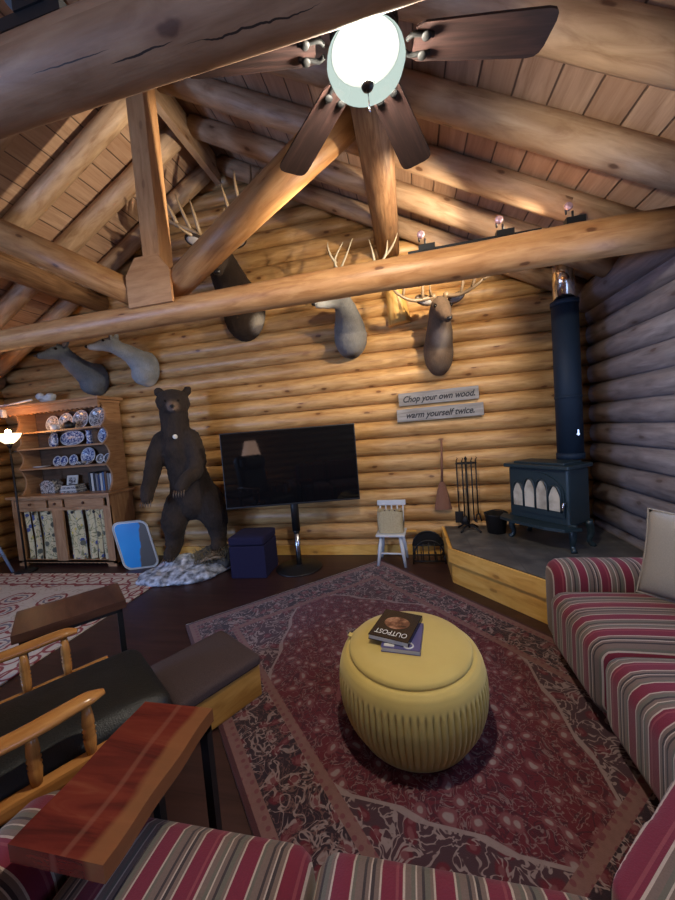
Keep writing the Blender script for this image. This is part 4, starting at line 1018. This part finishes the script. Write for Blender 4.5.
# ------------------------------------------------------------------ wall mounted heads
def cut(y=3.992):
    def f(co):
        n = mnoise.noise(co*30)*.004
        return Vector((co.x+n, min(y, co.y), co.z+n))
    return f
def mount(name, label, base, brx, brz, mid, poll, nose, neck, hs, furm, ear_mat, antlers=(), amat='antler', droop=0.0, ear_dir=(.75, .35), ear_len=.13, group='deer heads on the back wall'):
    base, mid, poll, nose = map(Vector, (base, mid, poll, nose))
    t = thing(name, label, 'mounted animal head', base, 0, group)
    f = (nose-poll).normalized(); sd = f.cross(Vector((0, 0, 1))).normalized(); upv = sd.cross(f).normalized()
    b = B()
    b.ell(base+Vector((0, .0, -droop)), (brx, .20, brz))
    b.ell(base+Vector((0, -.07, -droop-brz*.35)), (brx*.8, .15, brz*.6))
    n0 = base+Vector((0, -.04, brz*.1))
    p = chain([n0, mid, poll-upv*neck*.45+f*.0], 5); b.tube(p, radii([brx*.95, neck*1.15, neck*.85], len(p)), 16); b.ell(p[-1], neck*.86)
    L = (nose-poll).length
    hp = [poll, poll+f*L*.35-upv*.01*hs, poll+f*L*.72-upv*.02*hs, nose-f*.02*hs-upv*.015*hs]
    q = chain(hp, 4); b.tube(q, radii([.085*hs, .080*hs, .052*hs, .042*hs], len(q)), 14); b.ell(poll, (.088*hs,)*3); b.ell(q[-1], .043*hs)
    b.ell(poll+f*L*.3-upv*.045*hs, .055*hs)
    obj('head_and_neck', blend(b, .015, 5, cut()), furm, t, True)
    b = B(); b.ell(nose+f*.022*hs-upv*.006*hs, (.026*hs, .022*hs, .020*hs)); obj('nose', b, 'nose', t, True)
    for s_ in (-1, 1):
        b = B(); b.ell(poll+f*L*.30+sd*s_*.072*hs+upv*.03*hs, .017*hs, None, 10, 8); obj('eye', b, 'eye', t, True)
        e0 = poll+sd*s_*.065*hs+upv*.030*hs; d = (sd*s_*ear_dir[0]+upv*ear_dir[1]-f*.25).normalized(); ln = ear_len*hs
        wd = d.cross(f).normalized(); th = wd.cross(d).normalized(); rot = Matrix((wd, th, d)).transposed()
        b = B(); b.ell(e0+d*ln*.52, (.050*hs, .017*hs, ln*.55), rot, 14, 10); ea = obj('ear', b, ear_mat, t, True)
        b = B(); b.ell(e0+d*ln*.55+f*.010*hs, (.034*hs, .012*hs, ln*.42), rot, 12, 8); obj('inner_ear', b, 'ear_inner', ea, True)
    for beam, tines, r in antlers:
        b = B(); p = chain(beam, 5); b.tube(p, radii([r, r*.9, r*.7, r*.25], len(p)), 9); b.ell(p[0], r*1.5, None, 10, 8)
        for a, c, e in tines: q = bez(a, c, e, 6); b.tube(q, radii([r*.75, r*.6, r*.15], 7), 8)
        obj('antler', b, amat, t, True)
    return t
GW = (.55, .54, .52, 1)
M['ear_inner'] = plain('ear_inner', (.34, .30, .27), .9)
M['fur_dark'] = fur('fur_blue_grey', (.085, .092, .10, 1), (.20, .21, .22, 1), [((-.02, -.56, .08), .12, (.42, .43, .44, 1))])
M['fur_pale'] = fur('fur_pale_grey', (.20, .21, .21, 1), (.42, .43, .42, 1), [((-.26, -.56, .10), .15, (.58, .58, .56, 1)), ((.04, -.05, -.20), .09, GW)])
M['fur_elk'] = fur('fur_elk', (.012, .008, .006, 1), (.055, .034, .022, 1), [((.20, -.05, -.20), .14, (.42, .37, .30, 1)), ((.02, -.55, .02), .16, (.17, .11, .07, 1))])
M['fur_mule'] = fur('fur_mule', (.11, .105, .10, 1), (.25, .24, .22, 1), [((-.19, -.56, .12), .17, (.44, .43, .40, 1)), ((0, -.05, -.26), .10, (.03, .025, .02, 1))])
M['fur_stag'] = fur('fur_stag', (.075, .045, .027, 1), (.19, .125, .08, 1), [((.03, -.32, .02), .15, (.30, .235, .18, 1))])
mount('deer_mount', 'dark blue-grey deer head high above hutch, leftmost of the mounts', (-4.10, 3.98, 2.44), .19, .22, (-4.11, 3.72, 2.58), (-4.11, 3.55, 2.74), (-4.22, 3.33, 2.66), .105, .95, 'fur_dark', 'fur_dark', (), 'antler', .0, (.9, .4), .19)
mount('deer_mount', 'pale grey deer head facing left above the bear and hutch', (-3.30, 3.98, 2.51), .18, .23, (-3.33, 3.76, 2.64), (-3.40, 3.58, 2.75), (-3.63, 3.46, 2.72), .095, .92, 'fur_pale', 'fur_pale', (), 'antler', .02, (.5, .7), .15)
def V3(*a): return Vector(a)
elk_l = ([V3(-1.97, 3.50, 3.62), V3(-2.12, 3.46, 3.74), V3(-2.32, 3.42, 3.84), V3(-2.50, 3.40, 4.00), V3(-2.52, 3.42, 4.22)],
         [(V3(-2.0, 3.48, 3.65), V3(-2.10, 3.3, 3.60), V3(-2.16, 3.22, 3.70)), (V3(-2.14, 3.46, 3.75), V3(-2.16, 3.35, 3.88), V3(-2.20, 3.32, 4.05)), (V3(-2.28, 3.43, 3.82), V3(-2.30, 3.33, 3.98), V3(-2.38, 3.30, 4.10)),
          (V3(-2.05, 3.47, 3.70), V3(-2.03, 3.36, 3.84), V3(-2.05, 3.33, 3.98)), (V3(-2.44, 3.40, 3.93), V3(-2.55, 3.34, 4.0), V3(-2.66, 3.30, 4.10))], .030)
elk_r = ([V3(-1.80, 3.50, 3.62), V3(-1.66, 3.46, 3.76), V3(-1.50, 3.42, 3.88), V3(-1.40, 3.40, 4.02), V3(-1.40, 3.44, 4.24)],
         [(V3(-1.77, 3.48, 3.65), V3(-1.68, 3.3, 3.62), V3(-1.62, 3.22, 3.74)), (V3(-1.66, 3.46, 3.76), V3(-1.66, 3.35, 3.90), V3(-1.68, 3.32, 4.04)), (V3(-1.54, 3.43, 3.86), V3(-1.54, 3.33, 3.98), V3(-1.52, 3.30, 4.12)),
          (V3(-1.44, 3.41, 3.96), V3(-1.34, 3.34, 4.02), V3(-1.24, 3.30, 4.08))], .030)
mount('elk_mount', 'large dark elk head with wide antlers behind the slanting log strut', (-1.86, 3.98, 3.02), .27, .36, (-1.87, 3.70, 3.26), (-1.885, 3.50, 3.54), (-1.78, 3.26, 3.20), .17, 1.45, 'fur_elk', 'fur_elk', [elk_l, elk_r], 'antler', .0, (.9, .1), .15, 'deer heads on the back wall')
mule_l = ([V3(-0.49, 3.60, 2.98), V3(-0.59, 3.60, 3.10), V3(-0.63, 3.56, 3.22), V3(-0.53, 3.52, 3.36)], [(V3(-0.60, 3.6, 3.12), V3(-0.53, 3.56, 3.2), V3(-0.43, 3.52, 3.38)), (V3(-0.62, 3.58, 3.2), V3(-0.69, 3.5, 3.26), V3(-0.67, 3.46, 3.36))], .018)
mule_r = ([V3(-0.37, 3.60, 2.98), V3(-0.23, 3.60, 3.08), V3(-0.12, 3.56, 3.18), V3(-0.09, 3.52, 3.30)], [(V3(-0.23, 3.6, 3.08), V3(-0.23, 3.55, 3.2), V3(-0.27, 3.52, 3.34)), (V3(-0.13, 3.58, 3.18), V3(-0.03, 3.5, 3.22), V3(0.01, 3.46, 3.32))], .018)
mount('deer_mount', 'pale grey antlered deer head facing left in the middle of wall', (-.59, 3.98, 2.60), .19, .24, (-.58, 3.76, 2.74), (-.60, 3.60, 2.86), (-.84, 3.45, 2.79), .11, 1.0, 'fur_mule', 'fur_mule', [mule_l, mule_r], 'antler_pale', .06, (.6, .55), .16)
stag_l = ([V3(.31, 3.58, 2.72), V3(.24, 3.54, 2.70), V3(.10, 3.50, 2.69), V3(-.04, 3.46, 2.77), V3(-.12, 3.46, 2.90)], [(V3(.20, 3.52, 2.70), V3(.22, 3.47, 2.78), V3(.20, 3.46, 2.90)), (V3(.02, 3.48, 2.73), V3(.05, 3.43, 2.82), V3(.03, 3.42, 2.92)), (V3(.29, 3.56, 2.72), V3(.27, 3.46, 2.72), V3(.27, 3.42, 2.80))], .021)
stag_r = ([V3(.43, 3.58, 2.72), V3(.50, 3.54, 2.69), V3(.60, 3.50, 2.695), V3(.72, 3.46, 2.75), V3(.80, 3.45, 2.84)], [(V3(.55, 3.52, 2.69), V3(.58, 3.47, 2.76), V3(.575, 3.46, 2.86)), (V3(.65, 3.48, 2.72), V3(.68, 3.43, 2.79), V3(.68, 3.42, 2.89)), (V3(.74, 3.46, 2.77), V3(.82, 3.43, 2.78), V3(.86, 3.42, 2.82))], .021)
mount('deer_mount', 'brown stag head with spread antlers facing the room above wall signs', (.36, 3.98, 2.28), .16, .26, (.365, 3.78, 2.44), (.37, 3.62, 2.64), (.42, 3.40, 2.46), .115, 1.05, 'fur_stag', 'fur_stag', [stag_l, stag_r], 'antler', .02, (.95, .25), .17)

# ------------------------------------------------------------------ rugs
rg = thing('area_rug', 'large dark red patterned rug under the yellow ottoman', 'rug', (-.18, 2.06, 0), R(-46.8), 'patterned rugs')
b = B(); b.box((0, 0, .006), (2.85, 2.04, .012), None, .003); obj('rug_pile', b, 'rug1', rg)
b = B()
for sx in (-1, 1):
    for k in range(200): b.box((sx*1.433, -1.01+.0101*k, .003), (.022, .004, .003))
f_ = obj('fringe', b, 'paper', rg); f_['kind'] = 'stuff'
rg = thing('area_rug', 'cream and red patterned rug in front of the hutch', 'rug', (-4.13, 2.36, 0), R(1.5), 'patterned rugs')
b = B(); b.box((0, 0, .006), (2.75, 2.0, .012), None, .003); obj('rug_pile', b, 'rug2', rg)

# ------------------------------------------------------------------ sectional sofa
so = thing('sectional_sofa', 'red and grey striped corner sofa wrapping the front and right side', 'sofa', (.6, .6, 0))
b = B()
b.box((-.28, .31, .09), (1.28, .80, .12), None, .02); b.prism([(.37, .74), (.70, 1.03), (1.46, 1.03), (1.46, -.07), (.37, -.07)], .03, .14); b.box((1.14, 1.66, .09), (.64, 1.20, .12), None, .02)
obj('base', b, 'stripe_y', so, True)
def seat(x0, x1, y0, y1, z0, z1, mat, nm='seat_cushion', r=.06, top=.02, front=0.0):
    b = B(); b.puff(((x0+x1)/2, (y0+y1)/2, (z0+z1)/2), (x1-x0, y1-y0, z1-z0), r, 12, top, front); return obj(nm, b, mat, so, True)
seat(-.935, -.305, .08, .805, .10, .445, 'stripe_x', r=.06); seat(-.30, .365, .08, .805, .10, .445, 'stripe_x', r=.06)
b = B(); b.prism([(.375, .825), (.67, 1.10), (1.44, 1.10), (1.44, .09), (.375, .09)], .12, .44); obj('corner_cushion', blend(b, .02, 7), 'stripe_d', so, True)
seat(.745, 1.45, 1.10, 1.655, .10, .45, 'stripe_y', top=.025, r=.075); seat(.745, 1.45, 1.66, 2.235, .10, .45, 'stripe_y', top=.025, r=.075)
seat(-1.19, -.945, -.30, .80, .03, .525, 'stripe_y', 'arm', .11, .0); seat(.795, 1.76, 2.24, 2.48, .03, .575, 'stripe_x', 'arm', .10, .0)
seat(-.94, .40, -.36, -.12, .03, .80, 'stripe_x', 'back_frame', .08, 0); seat(.40, 1.76, -.36, -.12, .03, .80, 'stripe_x', 'back_frame', .08, 0); seat(1.58, 1.78, -.1, 2.235, .03, .80, 'stripe_y', 'back_frame', .08, 0)
for x0, x1 in ((-.93, -.305), (-.30, .36)): seat(x0, x1, -.13, .09, .44, .86, 'stripe_x', 'back_cushion', .08, .0)
for y0, y1 in ((.12, .75), (.76, 1.42), (1.43, 2.22)): seat(1.46, 1.60, y0, y1, .44, .86, 'stripe_y', 'back_cushion', .06, .0)
for x, y in ((-1.1, .7), (-1.1, -.25), (.2, .68), (1.7, -.25), (.84, 1.16), (.86, 2.38), (1.7, 2.38)):
    b = B(); b.tube([(x, y, 0), (x, y, .05)], [.02, .028], 10); obj('foot', b, 'dark_slab', so, True)
pl = thing('throw_pillow', 'square off-white throw pillow leaning in the far corner of sofa', 'pillow', (1.33, 2.0, .48))
b = B(); rot = Euler((R(74), 0, R(-57))).to_matrix()
def pil(sgn):
    def f(u, v):
        x, y = 2*u-1, 2*v-1; e = (1-x**4)*(1-y**4); w = .235*(1-.05*(1-abs(y))*abs(x))
        return Vector((1.37, 2.02, .69))+rot@Vector((x*.235*(1-.06*(1-y*y)), y*.235*(1-.06*(1-x*x)), sgn*.075*max(e, 0)**.6))
    return f
b.grid(pil(1), 20, 20); b.grid(pil(-1), 20, 20); bmesh.ops.remove_doubles(b.bm, verts=list(b.bm.verts), dist=.0004); obj('pillow_cover', b, 'pillow', pl, True)
b = B(); c4 = []
for k in range(80):
    s_ = k/80*4; i = int(s_); q = (s_-i)*2-1; x, y = [(q, -1), (1, q), (-q, 1), (-1, -q)][i]
    c4.append(Vector((1.37, 2.02, .69))+rot@Vector((x*.236*(1-.06*(1-y*y)), y*.236*(1-.06*(1-x*x)), 0)))
b.tube(c4, .006, 6, False, True); obj('piping', b, 'pillow', pl, True)

# ------------------------------------------------------------------ ottoman and books
ox, oy = -.075, 1.69
ot = thing('pleated_ottoman', 'round mustard velvet pleated ottoman on the dark red rug', 'ottoman', (ox, oy, .012))
prof = [(.25, 0), (.285, .008), (.310, .05), (.338, .10), (.355, .16), (.361, .22), (.359, .27), (.356, .295), (.352, .31), (.346, .335), (.334, .362), (.316, .378), (.300, .380), (.20, .372), (.0, .37)]
P_ = []
for i in range(len(prof)-1):
    for k in range(3): P_.append((lerp(prof[i][0], prof[i+1][0], k/3), lerp(prof[i][1], prof[i+1][1], k/3)))
P_.append(prof[-1])
def ott(u, v):
    i = min(int(v*(len(P_)-1)+.5), len(P_)-1); r, z = P_[i]; a = 2*PI*u
    w = max(0, min(1, (z-.03)/.04))*max(0, min(1, (.315-z)/.03)) if i < len(P_)*.7 else 0
    rr = max(r-.015*w*(1-abs(math.sin(36*a)))**1.5, .001)
    return Vector((rr*math.cos(a), rr*math.sin(a), z))
b = B(); b.grid(ott, 576, len(P_)-1); bmesh.ops.remove_doubles(b.bm, verts=list(b.bm.verts), dist=.0002); obj('body', b, 'velvet', ot)
b = B(); b.lathe([(.01, .372), (.285, .372), (.300, .384), (.300, .394), (.288, .406), (.23, .414), (.12, .418), (.01, .419)], (0, 0, 0), 64); obj('lid', b, 'velvet', ot)
b = B(); b.box((-.292, .05, .392), (.05, .03, .006), Euler((0, R(14), R(-10))), .002); obj('pull_tab', b, 'velvet', ot)
OZ = .012+.4195
M['cover_blue'] = plain('cover_blue', (.10, .09, .22), .3, var=.2); M['cover_black'] = plain('cover_black', (.008, .008, .010), .22, var=0)
M['cover_art'] = None
def art():
    t = NT('cover_art'); n = t.noise(t.co(), 22, 4); t.col(t.ramp(n, [(.3, (.02, .01, .01)), (.5, (.17, .07, .04)), (.7, (.42, .22, .13))])); t.rough(.25); return t.m
M['cover_art'] = art()
def paperback(label, loc, rz, w, d, h, mat):
    t = thing('paperback_book', label, 'book', loc, rz, 'paperbacks on the ottoman')
    b = B(); b.box((0, 0, h/2), (w-.006, d-.006, h-.004)); obj('pages', b, 'paper', t)
    b = B(); b.box((0, 0, h-.001), (w, d, .002)); b.box((0, 0, .001), (w, d, .002)); b.box((-w/2+.001, 0, h/2), (.002, d, h)); obj('cover', b, mat, t); return t
p2 = paperback('blue and white paperback lying under the black book on ottoman', (-.10, 1.69, OZ), R(174), .185, .235, .022, 'cover_blue')
b = B(); b.tube([(-.035+.022*math.cos(2*PI*k/20), .085+.022*math.sin(2*PI*k/20), .0222) for k in range(20)], .004, 6, False, True); b.box((.055, .095, .0222), (.05, .022, .0008)); obj('cover_mark', b, 'paper', p2)
p1 = paperback('black OUTPOST paperback lying on top of the blue paperback', (-.135, 1.735, OZ+.0222), R(163), .205, .255, .024, 'cover_black')
b = B(); b.prism([(.066*math.cos(R(a))-.0, .055*math.sin(R(a))-.015) for a in range(0, 360, 15)], .0241, .0246); obj('cover_picture', b, 'cover_art', p1)
text_obj('cover_title', 'OUTPOST', .052, 'paper', p1, (0, .078, .0245), (0, 0, 0), 0, .0004, .165)

# ------------------------------------------------------------------ glider chair
ch = thing('glider_chair', 'wooden glider armchair with black leather cushions at the left edge', 'armchair', (-1.59, .945, 0), R(-34))
b = B(); b.puff((0, .10, .355), (.555, .86, .17), .06, 14, .035); obj('seat_cushion', b, 'leather', ch)
b = B(); b.puff((0, -.42, .76), (.555, .20, .80), .07, 14, 0, .0, Euler((R(14), 0, 0))); obj('back_cushion', b, 'leather', ch)
b = B(); b.puff((0, -.37, 1.02), (.50, .22, .26), .09, 10, 0, .0, Euler((R(14), 0, 0))); obj('head_cushion', b, 'leather', ch)
for s_ in (-1, 1):
    x = s_*.315
    b = B(); p = chain([(x, -.42, .575), (x+s_*.012, -.2, .605), (x+s_*.018, .05, .603), (x+s_*.008, .22, .612), (x-s_*.004, .285, .606)], 6)
    b.tube(p, radii([.030, .036, .036, .040, .036, .018], len(p)), 14, True, False, (1, .55)); obj('armrest', b, 'arm_wood', ch)
    for y in (-.30, -.10, .08, .23):
        b = B(); z0, z1 = .405, .59; b.lathe([(.014, z0), (.018, z0+.03), (.020, z0+.06), (.016, z0+.066), (.021, z0+.075), (.016, z0+.084), (.021, z0+.094), (.016, z0+.103), (.020, z0+.112), (.018, z0+.14), (.013, z1)], (x, y, 0), 14); obj('spindle', b, 'arm_wood', ch)
    b = B(); b.box((x, -.03, .385), (.05, .86, .05), None, .012); obj('side_rail', b, 'arm_wood', ch)
    b = B(); b.box((x, -.02, .04), (.06, .80, .05), None, .012); obj('base_rail', b, 'arm_wood', ch)
    for y in (-.28, .22):
        b = B(); b.box((x, y, .21), (.035, .07, .30), None, .008); obj('glide_link', b, 'arm_wood', ch)
    for y in (-.38, .34):
        b = B(); b.tube([(x, y, 0), (x, y, .02)], .022, 12); obj('foot', b, 'black', ch)
    b = B(); b.box((s_*.24, -.50, .72), (.045, .045, .72), Euler((R(14), 0, 0)), .01); obj('back_post', b, 'arm_wood', ch)
b = B(); b.box((0, -.02, .265), (.60, .06, .03)); b.box((0, .30, .25), (.60, .05, .03)); b.box((0, -.36, .33), (.60, .05, .04)); b.box((0, -.30, .04), (.6, .05, .04)); b.box((0, .30, .04), (.6, .05, .04)); obj('cross_rail', b, 'arm_wood', ch)

# footstool
fs = thing('box_footstool', 'low wooden box footstool with padded brown-grey top before the glider', 'footstool', (-1.235, 1.675, .0), R(-31))
b = B(); b.box((0, 0, .106), (.43, .455, .185), None, .006)
obj('box', b, 'stool_wood', fs)
b = B(); b.puff((0, 0, .222), (.455, .475, .062), .022, 12, .012); obj('padded_top', b, 'stool_top', fs)

# C side tables
def c_table(label, loc, rz, w, l, mat, ends, reach):
    t = thing('side_table', label, 'side table', loc, rz, 'slab top side tables')
    b = B(); poly = []
    for k in range(13): poly.append((w/2+.0025*math.sin(k*1.1), -l/2+l*k/12))
    for k in range(13): poly.append((-w/2+.0025*math.sin(k*.9+1), l/2-l*k/12))
    b.prism(poly, .555, .60); obj('slab_top', b, mat, t)
    for (x, y) in ends:
        b = B(); b.box((x, y, .285), (.028, .028, .53)); obj('leg', b, 'black_metal', t)
    b = B()
    (xa, ya), (xb, yb) = ends
    b.box(((xa+xb)/2, (ya+yb)/2, .545), (abs(xa-xb)+.028, abs(ya-yb)+.028, .018))
    obj('top_bar', b, 'black_metal', t)
    for x, y in ends: b = B(); b.box((x+reach[0]/2, y+reach[1]/2, .010), (abs(reach[0])+.028, abs(reach[1])+.028, .02)); obj('foot_bar', b, 'black_metal', t)
    return t
c_table('glossy red-brown slab side table over the near sofa arm', (-.845, .775, 0), 0, .265, .425, 'slab_red', ((-.10, .19), (.115, .19)), (0, -.16))
c_table('dark brown slab side table beyond the glider chair', (-2.0, 1.59, 0), R(-39), .35, .50, 'dark_slab', ((.155, -.21), (.155, .215)), (-.26, 0))

# table lamp behind the camera, seen mirrored in the television
et = thing('end_table', 'small dark wooden end table behind the camera holding a lamp', 'end table', (-1.9, -2.0, 0))
b = B(); b.box((0, 0, .58), (.5, .5, .04), None, .01); obj('table_top', b, 'dark_slab', et)
for sx in (-1, 1):
    for sy in (-1, 1): b = B(); b.box((sx*.21, sy*.21, .28), (.045, .045, .56)); obj('leg', b, 'dark_slab', et)
la = thing('table_lamp', 'table lamp with a glowing cream shade on the end table', 'table lamp', (-1.9, -2.0, .60))
b = B(); b.lathe([(.09, 0), (.09, .02), (.03, .05), (.07, .18), (.06, .28), (.015, .34), (.012, .46)], (0, 0, 0), 24); obj('lamp_base', b, 'brass', la)
b = B(); b.lathe([(.25, .40), (.14, .80), (.136, .80), (.246, .40)], (0, 0, 0), 32, cap=False); obj('lamp_shade', b, 'shade', la)
